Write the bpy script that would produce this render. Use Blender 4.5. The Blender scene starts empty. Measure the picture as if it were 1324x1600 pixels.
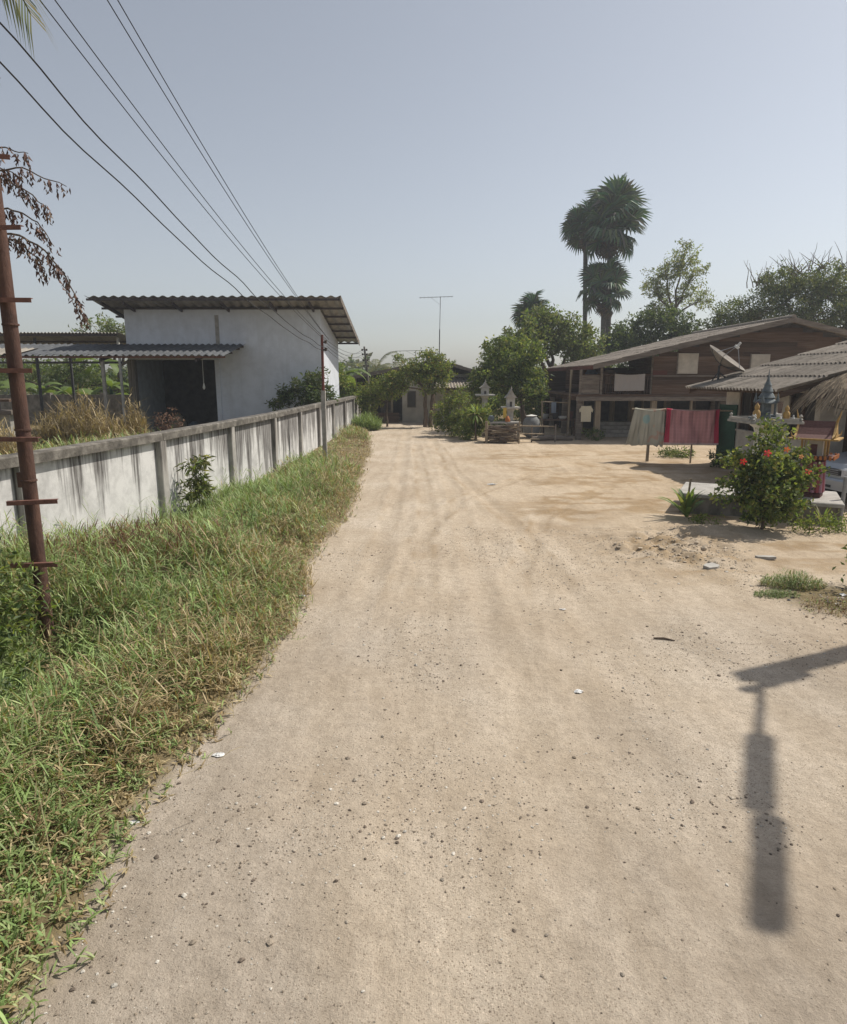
import bpy, math, random
import numpy as np
from mathutils import Vector, Matrix
R = math.radians
sc = bpy.context.scene
rng = np.random.default_rng(7)
random.seed(7)

# ---------------------------------------------------------------- camera, sky, sun, exposure
cam_d = bpy.data.cameras.new('camera')
cam = bpy.data.objects.new('camera', cam_d)
sc.collection.objects.link(cam)
cam.location = (0, 0, 2.7)
cam.rotation_euler = (R(90 - 11.4), 0, 0)
cam_d.sensor_fit = 'VERTICAL'
cam_d.sensor_height = 24
cam_d.lens = 12 / math.tan(R(37.5))
cam_d.clip_start = 0.05
cam_d.clip_end = 3000
sc.camera = cam

SUN_AZ, SUN_EL = R(66), R(52)          # azimuth to the right of the view direction (+Y)
world = bpy.data.worlds.new('World')
sc.world = world
world.use_nodes = True
wn, wl = world.node_tree.nodes, world.node_tree.links
wn.clear()
wo = wn.new('ShaderNodeOutputWorld')
wb = wn.new('ShaderNodeBackground')
sky = wn.new('ShaderNodeTexSky')
sky.sky_type = 'NISHITA'
sky.sun_disc = False
sky.sun_elevation = SUN_EL
sky.sun_rotation = SUN_AZ
sky.altitude = 0
sky.air_density = 1.0
sky.dust_density = 1.4
sky.ozone_density = 1.0
hs = wn.new('ShaderNodeHueSaturation')
hs.inputs['Saturation'].default_value = 0.45
wl.new(sky.outputs[0], hs.inputs['Color'])
wl.new(hs.outputs[0], wb.inputs['Color'])
wb.inputs['Strength'].default_value = 0.098
wl.new(wb.outputs[0], wo.inputs['Surface'])

sd = bpy.data.lights.new('sun', 'SUN')
sd.energy = 4.3
sd.angle = R(0.55)
sd.color = (1.0, 0.94, 0.84)
sun = bpy.data.objects.new('sun', sd)
sc.collection.objects.link(sun)
sv = Vector((math.sin(SUN_AZ) * math.cos(SUN_EL), math.cos(SUN_AZ) * math.cos(SUN_EL), math.sin(SUN_EL)))
sun.rotation_euler = sv.to_track_quat('Z', 'Y').to_euler()
sun.location = (20, 10, 40)
vs = sc.view_settings
vs.view_transform = 'Standard'
vs.look = 'None'
vs.exposure = 0.24
vs.gamma = 1.0
vs.use_curve_mapping = False

# ---------------------------------------------------------------- materials
def _nt(name):
    m = bpy.data.materials.new(name)
    m.use_nodes = True
    n = m.node_tree.nodes
    return m, n, m.node_tree.links, n['Principled BSDF']

def ramp(n, stops):
    r = n.new('ShaderNodeValToRGB')
    e = r.color_ramp.elements
    while len(e) < len(stops):
        e.new(0.5)
    for i, (p, c) in enumerate(stops):
        e[i].position = p
        e[i].color = (c[0], c[1], c[2], 1)
    return r

def noise(n, l, scale, vec=None, detail=4, rough=0.6, stretch=None):
    t = n.new('ShaderNodeTexNoise')
    t.inputs['Scale'].default_value = scale
    t.inputs['Detail'].default_value = detail
    t.inputs['Roughness'].default_value = rough
    if vec is not None:
        if stretch:
            mp = n.new('ShaderNodeMapping')
            mp.inputs['Scale'].default_value = stretch
            l.new(vec, mp.inputs['Vector'])
            vec = mp.outputs[0]
        l.new(vec, t.inputs['Vector'])
    return t

def wpos(n):
    return n.new('ShaderNodeNewGeometry').outputs['Position']

def mixc(n, l, fac, a, b, mode='MIX'):
    m = n.new('ShaderNodeMix')
    m.data_type = 'RGBA'
    m.blend_type = mode
    for sock, v in ((m.inputs[0], fac), (m.inputs[6], a), (m.inputs[7], b)):
        if hasattr(v, 'is_output'):
            l.new(v, sock)
        elif isinstance(v, (tuple, list)):
            sock.default_value = (v[0], v[1], v[2], 1)
        else:
            sock.default_value = v
    return m.outputs[2]

def mat(name, c1, c2=None, scale=6, rough=0.85, bump=0.15, bscale=40, stretch=(1, 1, 1), c3=None, rand=0.0, metal=0.0, spec=0.3):
    m, n, l, b = _nt(name)
    c2 = c2 or tuple(x * 0.75 for x in c1)
    tc = n.new('ShaderNodeTexCoord').outputs['Object']
    # shift the pattern from piece to piece
    oi = n.new('ShaderNodeObjectInfo')
    add = n.new('ShaderNodeVectorMath'); add.operation = 'ADD'
    mul = n.new('ShaderNodeVectorMath'); mul.operation = 'SCALE'
    l.new(oi.outputs['Random'], mul.inputs['Scale']); mul.inputs[0].default_value = (13, 17, 11)
    l.new(tc, add.inputs[0]); l.new(mul.outputs[0], add.inputs[1])
    vec = add.outputs[0]
    t = noise(n, l, scale, vec, 5, 0.65, stretch)
    st = [(0.32, c2), (0.66, c1)] if c3 is None else [(0.28, c2), (0.5, c1), (0.72, c3)]
    r = ramp(n, st)
    l.new(t.outputs[0], r.inputs[0])
    out = r.outputs[0]
    if rand:
        mr = n.new('ShaderNodeMapRange')
        mr.inputs[3].default_value = 1 - rand; mr.inputs[4].default_value = 1 + rand
        l.new(oi.outputs['Random'], mr.inputs[0])
        h = n.new('ShaderNodeHueSaturation')
        l.new(mr.outputs[0], h.inputs['Value']); l.new(out, h.inputs['Color'])
        out = h.outputs[0]
    l.new(out, b.inputs['Base Color'])
    b.inputs['Roughness'].default_value = rough
    b.inputs['Metallic'].default_value = metal
    b.inputs['Specular IOR Level'].default_value = spec
    if bump:
        t2 = noise(n, l, bscale, vec, 4, 0.7, stretch)
        bp = n.new('ShaderNodeBump')
        bp.inputs['Strength'].default_value = bump
        bp.inputs['Distance'].default_value = 0.02
        l.new(t2.outputs[0], bp.inputs['Height'])
        l.new(bp.outputs[0], b.inputs['Normal'])
    return m

def leafmat(name, trans=0.45, rough=0.55, tint=(1.25, 1.2, 0.55)):
    m, n, l, b = _nt(name)
    a = n.new('ShaderNodeAttribute'); a.attribute_name = 'Col'
    l.new(a.outputs['Color'], b.inputs['Base Color'])
    b.inputs['Roughness'].default_value = rough
    b.inputs['Specular IOR Level'].default_value = 0.35
    tr = n.new('ShaderNodeBsdfTranslucent')
    l.new(mixc(n, l, 1.0, a.outputs['Color'], tint, 'MULTIPLY'), tr.inputs['Color'])
    mx = n.new('ShaderNodeMixShader'); mx.inputs[0].default_value = trans
    l.new(b.outputs[0], mx.inputs[1]); l.new(tr.outputs[0], mx.inputs[2])
    l.new(mx.outputs[0], n['Material Output'].inputs['Surface'])
    return m

def colmat(name, rough=0.9, bump=0.0, bscale=80, mottle=0.25):
    m, n, l, b = _nt(name)
    a = n.new('ShaderNodeAttribute'); a.attribute_name = 'Col'
    t = noise(n, l, bscale, wpos(n), 4)
    r = ramp(n, [(0.3, (1 - mottle,) * 3), (0.7, (1 + mottle,) * 3)])
    l.new(t.outputs[0], r.inputs[0])
    l.new(mixc(n, l, 1.0, a.outputs['Color'], r.outputs[0], 'MULTIPLY'), b.inputs['Base Color'])
    b.inputs['Roughness'].default_value = rough
    b.inputs['Specular IOR Level'].default_value = 0.2
    if bump:
        bp = n.new('ShaderNodeBump'); bp.inputs['Strength'].default_value = bump; bp.inputs['Distance'].default_value = 0.01
        l.new(t.outputs[0], bp.inputs['Height']); l.new(bp.outputs[0], b.inputs['Normal'])
    return m

def stained_wall(name, white, dirt, ztop, amount=0.5, blotch=0.66):
    """pale render with dark run-down streaks below the coping and damp at the foot"""
    m, n, l, b = _nt(name)
    p = wpos(n)
    oi = n.new('ShaderNodeObjectInfo')
    sx = n.new('ShaderNodeSeparateXYZ'); l.new(p, sx.inputs[0])
    st = noise(n, l, 1.0, p, 5, 0.62, (2.9, 2.9, 0.22))
    fine = noise(n, l, 1.0, p, 5, 0.7, (24, 24, 0.9))
    blot = noise(n, l, 2.2, p, 6, 0.7)
    # height mask: 1 at the top
    mr = n.new('ShaderNodeMapRange'); mr.inputs[1].default_value = ztop - 1.5; mr.inputs[2].default_value = ztop
    mr.inputs[3].default_value = -0.10; mr.inputs[4].default_value = 0.13
    l.new(sx.outputs[2], mr.inputs[0])
    # the farther bays are dirtier
    my = n.new('ShaderNodeMapRange'); my.inputs[1].default_value = 11; my.inputs[2].default_value = 18
    my.inputs[3].default_value = -0.06; my.inputs[4].default_value = 0.085
    l.new(sx.outputs[1], my.inputs[0])
    rr = n.new('ShaderNodeMath'); rr.operation = 'MULTIPLY_ADD'; rr.inputs[1].default_value = 0.09; rr.inputs[2].default_value = -0.045
    l.new(oi.outputs['Random'], rr.inputs[0])
    def add(a, c):
        k = n.new('ShaderNodeMath'); k.operation = 'ADD'; l.new(a, k.inputs[0]); l.new(c, k.inputs[1]); return k.outputs[0]
    s = add(add(add(st.outputs[0], mr.outputs[0]), my.outputs[0]), rr.outputs[0])
    r1 = ramp(n, [(0.50, (0, 0, 0)), (0.59, (1, 1, 1))]); l.new(s, r1.inputs[0])
    r2 = ramp(n, [(0.35, (0.35,) * 3), (0.62, (1, 1, 1))]); l.new(fine.outputs[0], r2.inputs[0])
    f = mixc(n, l, 1.0, r1.outputs[0], r2.outputs[0], 'MULTIPLY')
    f = mixc(n, l, 1.0, f, (amount * 1.5,) * 3, 'MULTIPLY')
    rb = ramp(n, [(0.32, tuple(x * blotch for x in white)), (0.58, white)]); l.new(blot.outputs[0], rb.inputs[0])
    l.new(mixc(n, l, f, rb.outputs[0], dirt), b.inputs['Base Color'])
    b.inputs['Roughness'].default_value = 0.92
    b.inputs['Specular IOR Level'].default_value = 0.15
    bp = n.new('ShaderNodeBump'); bp.inputs['Strength'].default_value = 0.25; bp.inputs['Distance'].default_value = 0.01
    t3 = noise(n, l, 45, p, 5, 0.7); l.new(t3.outputs[0], bp.inputs['Height']); l.new(bp.outputs[0], b.inputs['Normal'])
    return m

MT = {}
MT['leaf'] = leafmat('leaf')
MT['fanleaf'] = leafmat('fan_palm_leaf', 0.18, 0.5, (1.0, 1.05, 0.8))
MT['grass'] = leafmat('grass_blade', 0.25, 0.6)
MT['dryleaf'] = leafmat('dry_leaf', 0.15, 0.8, (1, 0.9, 0.7))
MT['col'] = colmat('mottled_paint')
MT['stone'] = colmat('pebble', 0.95, 0.4, 160, 0.3)
MT['cloth'] = colmat('woven_cloth', 0.95, 0.35, 220, 0.18)
MT['bark'] = mat('bark', (0.16, 0.12, 0.09), (0.07, 0.05, 0.035), 14, 0.95, 0.8, 30, (1, 1, 0.25))
MT['palmbark'] = mat('palm_bark', (0.13, 0.12, 0.11), (0.06, 0.055, 0.05), 6, 0.95, 0.6, 8, (0.3, 0.3, 4))
MT['rust'] = mat('rusty_steel', (0.085, 0.045, 0.034), (0.045, 0.026, 0.021), 9, 0.8, 0.5, 55, (1, 1, 0.4), (0.125, 0.066, 0.046))
MT['rustbar'] = mat('rusty_angle_bar', (0.20, 0.095, 0.07), (0.10, 0.045, 0.035), 20, 0.7, 0.3, 80)
MT['redsteel'] = mat('red_primed_steel', (0.16, 0.045, 0.035), (0.09, 0.03, 0.025), 12, 0.7, 0.2)
MT['concrete'] = mat('concrete', (0.36, 0.34, 0.31), (0.22, 0.21, 0.19), 5, 0.95, 0.4, 60)
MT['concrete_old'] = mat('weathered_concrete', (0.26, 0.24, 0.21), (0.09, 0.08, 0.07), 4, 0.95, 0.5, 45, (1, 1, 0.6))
MT['slab'] = mat('pale_slab_concrete', (0.42, 0.40, 0.37), (0.28, 0.265, 0.24), 4, 0.9, 0.3, 70)  # paler concrete tone for slabs and the table top
MT['wallpanel'] = stained_wall('stained_render', (0.60, 0.59, 0.575), (0.065, 0.057, 0.052), 1.7, 0.68)
MT['wallpost'] = stained_wall('stained_post', (0.40, 0.38, 0.35), (0.07, 0.06, 0.055), 1.9, 0.6)
MT['coping'] = mat('mossy_coping', (0.13, 0.118, 0.102), (0.05, 0.045, 0.039), 4.5, 0.95, 0.6, 40, (1, 1, 1), (0.27, 0.25, 0.22))
MT['whitewall'] = stained_wall('white_render', (0.58, 0.61, 0.66), (0.34, 0.34, 0.34), 5.4, 0.12, 0.86)
MT['bluewall'] = mat('pale_blue_render', (0.42, 0.48, 0.52), (0.30, 0.34, 0.38), 3, 0.9, 0.2)
MT['shade_in'] = mat('shade_dark_plaster', (0.09, 0.085, 0.08), (0.045, 0.042, 0.04), 3, 0.95, 0.2)  # darkened base colour carries the shade of interiors and recesses
MT['zinc'] = mat('zinc_sheet', (0.34, 0.32, 0.29), (0.22, 0.20, 0.18), 2.5, 0.7, 0.1, 30, (1, 1, 1), (0.40, 0.37, 0.33), 0.12, 0.1)
MT['zinc_dark'] = mat('dark_blue_grey_sheet', (0.075, 0.08, 0.088), (0.045, 0.048, 0.055), 2.5, 0.65, 0.1, 30, (1, 1, 1), (0.11, 0.11, 0.115), 0.12, 0.1)
MT['zinc_light'] = mat('zinc_sheet_brownish', (0.30, 0.27, 0.23), (0.20, 0.18, 0.15), 2, 0.7, 0.1, 30, rand=0.1, metal=0.1)
MT['fibro'] = mat('fibre_cement_sheet', (0.235, 0.205, 0.172), (0.115, 0.10, 0.082), 5, 0.95, 0.4, 60, (1, 1, 1), (0.29, 0.26, 0.222), 0.16)
MT['fibro_old'] = mat('old_roof_sheet', (0.26, 0.225, 0.19), (0.13, 0.11, 0.09), 3.5, 0.95, 0.4, 50, (1, 1, 1), (0.34, 0.30, 0.265), 0.18)
MT['beam'] = mat('steel_purlin', (0.085, 0.07, 0.07), (0.05, 0.04, 0.045), 8, 0.7, 0.1)
MT['plank'] = mat('weathered_plank', (0.098, 0.062, 0.043), (0.05, 0.032, 0.023), 4, 0.9, 0.5, 30, (0.25, 1, 5), (0.13, 0.10, 0.08), 0.4)
MT['plank_red'] = mat('reddish_plank', (0.16, 0.055, 0.04), (0.09, 0.035, 0.028), 4, 0.9, 0.4, 30, (0.25, 1, 5), None, 0.2)
MT['plank_grey'] = mat('grey_timber', (0.22, 0.19, 0.16), (0.11, 0.09, 0.075), 5, 0.92, 0.4, 30, (0.4, 0.4, 3), None, 0.15)
MT['timber'] = mat('pale_timber_post', (0.34, 0.28, 0.20), (0.20, 0.16, 0.115), 5, 0.92, 0.4, 30, (3, 3, 0.3), None, 0.15)
MT['white'] = mat('white_paint', (0.66, 0.65, 0.62), (0.52, 0.51, 0.48), 4, 0.7, 0.1)
MT['white_old'] = mat('grimy_white_paint', (0.44, 0.43, 0.40), (0.28, 0.27, 0.25), 6, 0.85, 0.2)
MT['cream'] = mat('cream_render', (0.50, 0.47, 0.41), (0.36, 0.33, 0.29), 2.5, 0.9, 0.2)
MT['glassdark'] = mat('dusty_dark_glass', (0.05, 0.045, 0.04), (0.03, 0.03, 0.03), 3, 0.3, 0)
MT['grey_metal'] = mat('galvanised_steel', (0.30, 0.31, 0.32), (0.20, 0.21, 0.22), 10, 0.5, 0.1, metal=0.5)
MT['dark_metal'] = mat('dark_steel', (0.06, 0.06, 0.065), (0.035, 0.035, 0.035), 8, 0.6, 0.1)
MT['dish'] = mat('weathered_dish_mesh', (0.27, 0.24, 0.21), (0.17, 0.15, 0.13), 5, 0.7, 0.1, metal=0.2)
MT['cable'] = mat('black_cable', (0.03, 0.032, 0.036), (0.02, 0.02, 0.022), 5, 0.6, 0)
MT['porcelain'] = mat('porcelain', (0.08, 0.06, 0.05), (0.05, 0.04, 0.03), 5, 0.35, 0)
MT['gold'] = mat('faded_gold_paint', (0.42, 0.27, 0.09), (0.28, 0.17, 0.06), 12, 0.6, 0.2)
MT['maroon'] = mat('maroon_tile', (0.13, 0.055, 0.05), (0.08, 0.035, 0.03), 30, 0.7, 0.3)
MT['shrineblue'] = mat('blue_grey_shrine_paint', (0.15, 0.175, 0.185), (0.075, 0.09, 0.10), 14, 0.7, 0.3)
MT['orange'] = mat('orange_trim', (0.45, 0.17, 0.05), (0.30, 0.10, 0.03), 20, 0.7, 0.1)
MT['green'] = mat('dark_green_sheet', (0.03, 0.085, 0.055), (0.02, 0.055, 0.035), 3, 0.7, 0.2)
MT['carpaint'] = mat('silver_car_paint', (0.36, 0.39, 0.43), (0.32, 0.35, 0.38), 3, 0.35, 0, metal=0.3, spec=0.5)
MT['rubber'] = mat('rubber', (0.03, 0.03, 0.03), (0.02, 0.02, 0.02), 5, 0.85, 0.1)
MT['lens'] = mat('lamp_lens', (0.55, 0.57, 0.6), (0.4, 0.42, 0.45), 10, 0.2, 0)
MT['straw'] = colmat('straw', 0.95, 0.0, 60, 0.2)
MT['litter'] = mat('white_litter', (0.75, 0.74, 0.72), (0.6, 0.6, 0.58), 8, 0.7, 0.2)
MT['blue'] = mat('faded_blue_paint', (0.14, 0.20, 0.30), (0.09, 0.13, 0.2), 5, 0.7, 0.1)
MT['water_jar'] = mat('grey_water_jar', (0.22, 0.23, 0.23), (0.13, 0.13, 0.13), 5, 0.8, 0.2)

# ---------------------------------------------------------------- mesh helpers
ORG = {}

def link(o, parent=None):
    sc.collection.objects.link(o)
    if parent is not None:
        o.parent = parent
    return o

def tag(o, label, cat, group=None, kind=None):
    if label: o['label'] = label
    if cat: o['category'] = cat
    if group: o['group'] = group
    if kind: o['kind'] = kind
    return o

def thing(name, label, cat, loc=(0, 0, 0), group=None):
    o = bpy.data.objects.new(name, None)
    o.empty_display_size = 0.2
    link(o)
    o.location = loc
    ORG[o.name] = Vector(loc)
    return tag(o, label, cat, group)

def mesh_np(name, V, F, mt, col=None, parent=None, smooth=False):
    """V (n,3), F list of arrays (m,k) of one or more polygon sizes, in world space"""
    V = np.asarray(V, float)
    if not isinstance(F, list): F = [F]
    F = [np.asarray(a) for a in F if len(a)]
    o3 = (V.min(0) + V.max(0)) / 2
    o3[2] = V[:, 2].min()
    me = bpy.data.meshes.new(name)
    nl = sum(a.size for a in F); npoly = sum(len(a) for a in F)
    me.vertices.add(len(V)); me.loops.add(nl); me.polygons.add(npoly)
    me.vertices.foreach_set('co', (V - o3).astype(np.float32).ravel())
    me.loops.foreach_set('vertex_index', np.concatenate([a.ravel() for a in F]).astype(np.int32))
    tot = np.concatenate([np.full(len(a), a.shape[1]) for a in F])
    st = np.concatenate([[0], np.cumsum(tot)[:-1]])
    me.polygons.foreach_set('loop_start', st.astype(np.int32))
    me.polygons.foreach_set('use_smooth', np.full(npoly, bool(smooth)))
    if col is not None:
        ca = me.color_attributes.new('Col', 'FLOAT_COLOR', 'POINT')
        c4 = np.ones((len(V), 4), np.float32); c4[:, :3] = col
        ca.data.foreach_set('color', c4.ravel())
    me.update(calc_edges=True)
    me.validate()
    if smooth and npoly < 20000:
        me.set_sharp_from_angle(angle=R(42))
    me.materials.append(MT[mt] if isinstance(mt, str) else mt)
    o = bpy.data.objects.new(name, me)
    link(o, parent)
    w = Vector(o3)
    ORG[o.name] = w
    o.location = w - (ORG[parent.name] if parent is not None else Vector((0, 0, 0)))
    return o

class MB:
    def __init__(s):
        s.v = []; s.f = []; s.c = []
    def add(s, vs_, fs, col=None):
        o = len(s.v)
        s.v += [tuple(map(float, p)) for p in vs_]
        s.f += [tuple(i + o for i in f) for f in fs]
        s.c += [col or (0.5, 0.5, 0.5)] * len(vs_)
        return s
    def box(s, x0, x1, y0, y1, z0, z1, col=None, M=None):
        p = [(x0, y0, z0), (x1, y0, z0), (x1, y1, z0), (x0, y1, z0), (x0, y0, z1), (x1, y0, z1), (x1, y1, z1), (x0, y1, z1)]
        if M is not None: p = [M @ Vector(q) for q in p]
        return s.add(p, [(3, 2, 1, 0), (4, 5, 6, 7), (0, 1, 5, 4), (1, 2, 6, 5), (2, 3, 7, 6), (3, 0, 4, 7)], col)
    def bbox(s, x0, x1, y0, y1, z0, z1, b=0.01, col=None, M=None):
        """box with chamfered vertical and top edges"""
        pr = [(x0 + b, y0), (x1 - b, y0), (x1, y0 + b), (x1, y1 - b), (x1 - b, y1), (x0 + b, y1), (x0, y1 - b), (x0, y0 + b)]
        cx, cy = (x0 + x1) / 2, (y0 + y1) / 2
        def ins(q): return (q[0] - math.copysign(b, q[0] - cx), q[1] - math.copysign(b, q[1] - cy))
        p = [(a, c, z0) for a, c in pr] + [(a, c, z1 - b) for a, c in pr] + [(*ins(q), z1) for q in pr]
        if M is not None: p = [M @ Vector(q) for q in p]
        f = [tuple(range(7, -1, -1)), tuple(range(16, 24))]
        for k in range(2):
            f += [(k * 8 + i, k * 8 + (i + 1) % 8, k * 8 + 8 + (i + 1) % 8, k * 8 + 8 + i) for i in range(8)]
        return s.add(p, f, col)
    def prism(s, poly, d, col=None):
        """poly: list of 3D points (planar), d: extrusion vector"""
        n = len(poly); d = Vector(d)
        p = [Vector(q) for q in poly] + [Vector(q) + d for q in poly]
        f = [tuple(range(n - 1, -1, -1)), tuple(range(n, 2 * n))] + [(i, (i + 1) % n, n + (i + 1) % n, n + i) for i in range(n)]
        return s.add(p, f, col)
    def tube(s, pts, rad, n=8, col=None, caps=True):
        pts = [Vector(p) for p in pts]
        if not hasattr(rad, '__len__'): rad = [rad] * len(pts)
        vs_, up = [], None
        for i, p in enumerate(pts):
            t = (pts[min(i + 1, len(pts) - 1)] - pts[max(i - 1, 0)]).normalized()
            if up is None: up = Vector((0, 0, 1)) if abs(t.z) < 0.9 else Vector((1, 0, 0))
            a = t.cross(up).normalized(); b = a.cross(t); up = b
            for k in range(n):
                th = 2 * math.pi * k / n
                vs_.append(p + (a * math.cos(th) + b * math.sin(th)) * rad[i])
        f = []
        for i in range(len(pts) - 1):
            f += [(i * n + k, i * n + (k + 1) % n, (i + 1) * n + (k + 1) % n, (i + 1) * n + k) for k in range(n)]
        if caps:
            f += [tuple(range(n - 1, -1, -1)), tuple((len(pts) - 1) * n + k for k in range(n))]
        return s.add(vs_, f, col)
    def lathe(s, prof, n=16, c=(0, 0, 0), col=None, square=False):
        vs_ = []
        for r, z in prof:
            for k in range(n):
                th = 2 * math.pi * (k + (0.5 if square else 0)) / n
                rr = r * (1.414 if square and n == 4 else 1)
                vs_.append((c[0] + rr * math.cos(th), c[1] + rr * math.sin(th), c[2] + z))
        f = []
        for i in range(len(prof) - 1):
            f += [(i * n + k, i * n + (k + 1) % n, (i + 1) * n + (k + 1) % n, (i + 1) * n + k) for k in range(n)]
        f += [tuple(range(n - 1, -1, -1)), tuple((len(prof) - 1) * n + k for k in range(n))]
        return s.add(vs_, f, col)
    def build(s, name, mt, parent=None, smooth=False, usecol=False):
        V = np.array(s.v)
        by = {}
        for f in s.f: by.setdefault(len(f), []).append(f)
        return mesh_np(name, V, [np.array(v) for v in by.values()], mt, np.array(s.c) if usecol else None, parent, smooth)

def box(name, mt, parent, *b, M=None, bev=None):
    m = MB()
    (m.bbox(*b, b=bev, M=M) if bev else m.box(*b, M=M))
    return m.build(name, mt, parent)

def inst(me, name, parent, M):
    """a further object on the same mesh; M: world matrix (parent unrotated)"""
    o = bpy.data.objects.new(name, me)
    link(o, parent)
    L = M.copy()
    if parent is not None: L.translation = M.translation - ORG[parent.name]
    o.matrix_local = L
    ORG[o.name] = M.translation.copy()
    return o

def raw_mesh(name, mb, mt, smooth=False, usecol=False):
    o = mb.build(name, mt, None, smooth, usecol)
    me = o.data
    off = o.location.copy()
    me.transform(Matrix.Translation(off))
    bpy.data.objects.remove(o)
    return me

def frame(a, b, n, loc):
    M = Matrix((a, b, n)).transposed().to_4x4()
    M.translation = Vector(loc)
    return M

def corr(width, length, waves, amp, th=0.006, seg=6, mt='zinc', name='sheet', ny=1):
    """corrugated sheet: x across, y up the slope"""
    n = waves * seg
    V, F = [], []
    for s_ in (0, 1):
        for j in range(ny + 1):
            for i in range(n + 1):
                x = width * i / n
                V.append((x, length * j / ny, amp * math.cos(2 * math.pi * i / seg) - s_ * th))
    N = (n + 1); L = N * (ny + 1)
    for j in range(ny):
        for i in range(n):
            a = j * N + i
            F.append((a, a + 1, a + N + 1, a + N)); F.append((L + a, L + a + N, L + a + N + 1, L + a + 1))
    for i in range(n):
        F.append((i, L + i, L + i + 1, i + 1)); k = ny * N + i
        F.append((k, k + 1, L + k + 1, L + k))
    for j in range(ny):
        k = j * N; F.append((k, k + N, L + k + N, L + k)); k += n; F.append((k, L + k, L + k + N, k + N))
    mb = MB().add(V, F)
    return raw_mesh(name, mb, mt, smooth=False)

def sheets(parent, me, name, p0, a, b, na, nb, wa, lb, lift=0.022, jit=0.0):
    """lay na x nb copies from corner p0 along unit a (across) and b (up the slope)"""
    a = Vector(a).normalized(); b = Vector(b).normalized(); n = a.cross(b).normalized()
    for j in range(nb):
        for i in range(na):
            bb = (b * lb - n * lift).normalized() if nb > 1 else b
            nn = a.cross(bb).normalized()
            p = Vector(p0) + a * (i * wa) + b * (j * lb) + n * (lift + (0.004 if i % 2 else 0) + random.uniform(-jit, jit))
            inst(me, name, parent, frame(a, bb, nn, p))

# ---------------------------------------------------------------- value noise on the cpu
def vnoise(x, y, seed=0):
    def h(i, j):
        k = (i.astype(np.int64) * 374761393 + j.astype(np.int64) * 668265263 + seed * 974711) & 0x7fffffff
        k = ((k ^ (k >> 13)) * 1274126177) & 0x7fffffff
        k = k ^ (k >> 16)
        return (k & 0xffff) / 65535.0
    xi, yi = np.floor(x), np.floor(y)
    fx, fy = x - xi, y - yi
    fx = fx * fx * (3 - 2 * fx); fy = fy * fy * (3 - 2 * fy)
    return (h(xi, yi) * (1 - fx) + h(xi + 1, yi) * fx) * (1 - fy) + (h(xi, yi + 1) * (1 - fx) + h(xi + 1, yi + 1) * fx) * fy

def fbm(x, y, o=4, seed=0):
    s, a, t = 0, 1, 0
    for k in range(o):
        s = s + a * vnoise(x * 2 ** k, y * 2 ** k, seed + k); t += a; a *= 0.5
    return s / t

WALL = [(-6.4, 1.7), (-5.8, 5.1), (-5.24, 8.5), (-4.78, 11.9), (-4.49, 15.3), (-4.26, 18.7), (-4.15, 22.1), (-4.06, 25.5), (-3.97, 28.9), (-3.88, 32.3), (-3.80, 35.7), (-3.78, 39.0)]
WX = np.array([p[0] for p in WALL]); WY = np.array([p[1] for p in WALL])
def wallx(y): return np.interp(y, WY, WX)
def edgex(y): return -1.58 + 0.32 * (fbm(y * 0.55, y * 0 + 3.3, 3, 5) - 0.5) * 2 - 0.12 * np.clip((y - 14) / 8, 0, 1) - 0.75 * np.clip((y - 24) / 6, 0, 1) - 0.8 * np.clip((y - 30) / 6, 0, 1)

RUTS = [  # wheel tracks: polylines on the ground
    [(-0.75, 0), (-0.72, 8), (-0.62, 16), (-0.75, 26), (-0.9, 40)],
    [(0.75, 0), (0.78, 8), (0.72, 16), (0.45, 26), (0.2, 40)],
    [(-0.7, -2), (-0.4, 7), (-0.1, 11), (0.9, 15), (3.2, 19), (7.5, 22)],
    [(0.2, -2), (0.9, 5), (1.3, 9), (2.4, 13), (4.6, 16.5), (8.5, 18.6)],
    [(1.2, -2), (1.6, 3), (1.9, 8), (1.6, 13), (0.9, 19), (0.6, 27)],
    [(-0.3, -2), (-0.1, 6), (0.1, 12), (0.0, 18), (-0.3, 27)],
]
def rutdist(x, y, poly):
    d = np.full(x.shape, 1e9)
    for (x0, y0), (x1, y1) in zip(poly[:-1], poly[1:]):
        dx, dy = x1 - x0, y1 - y0
        t = np.clip(((x - x0) * dx + (y - y0) * dy) / (dx * dx + dy * dy), 0, 1)
        d = np.minimum(d, np.hypot(x - x0 - t * dx, y - y0 - t * dy))
    return d

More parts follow.
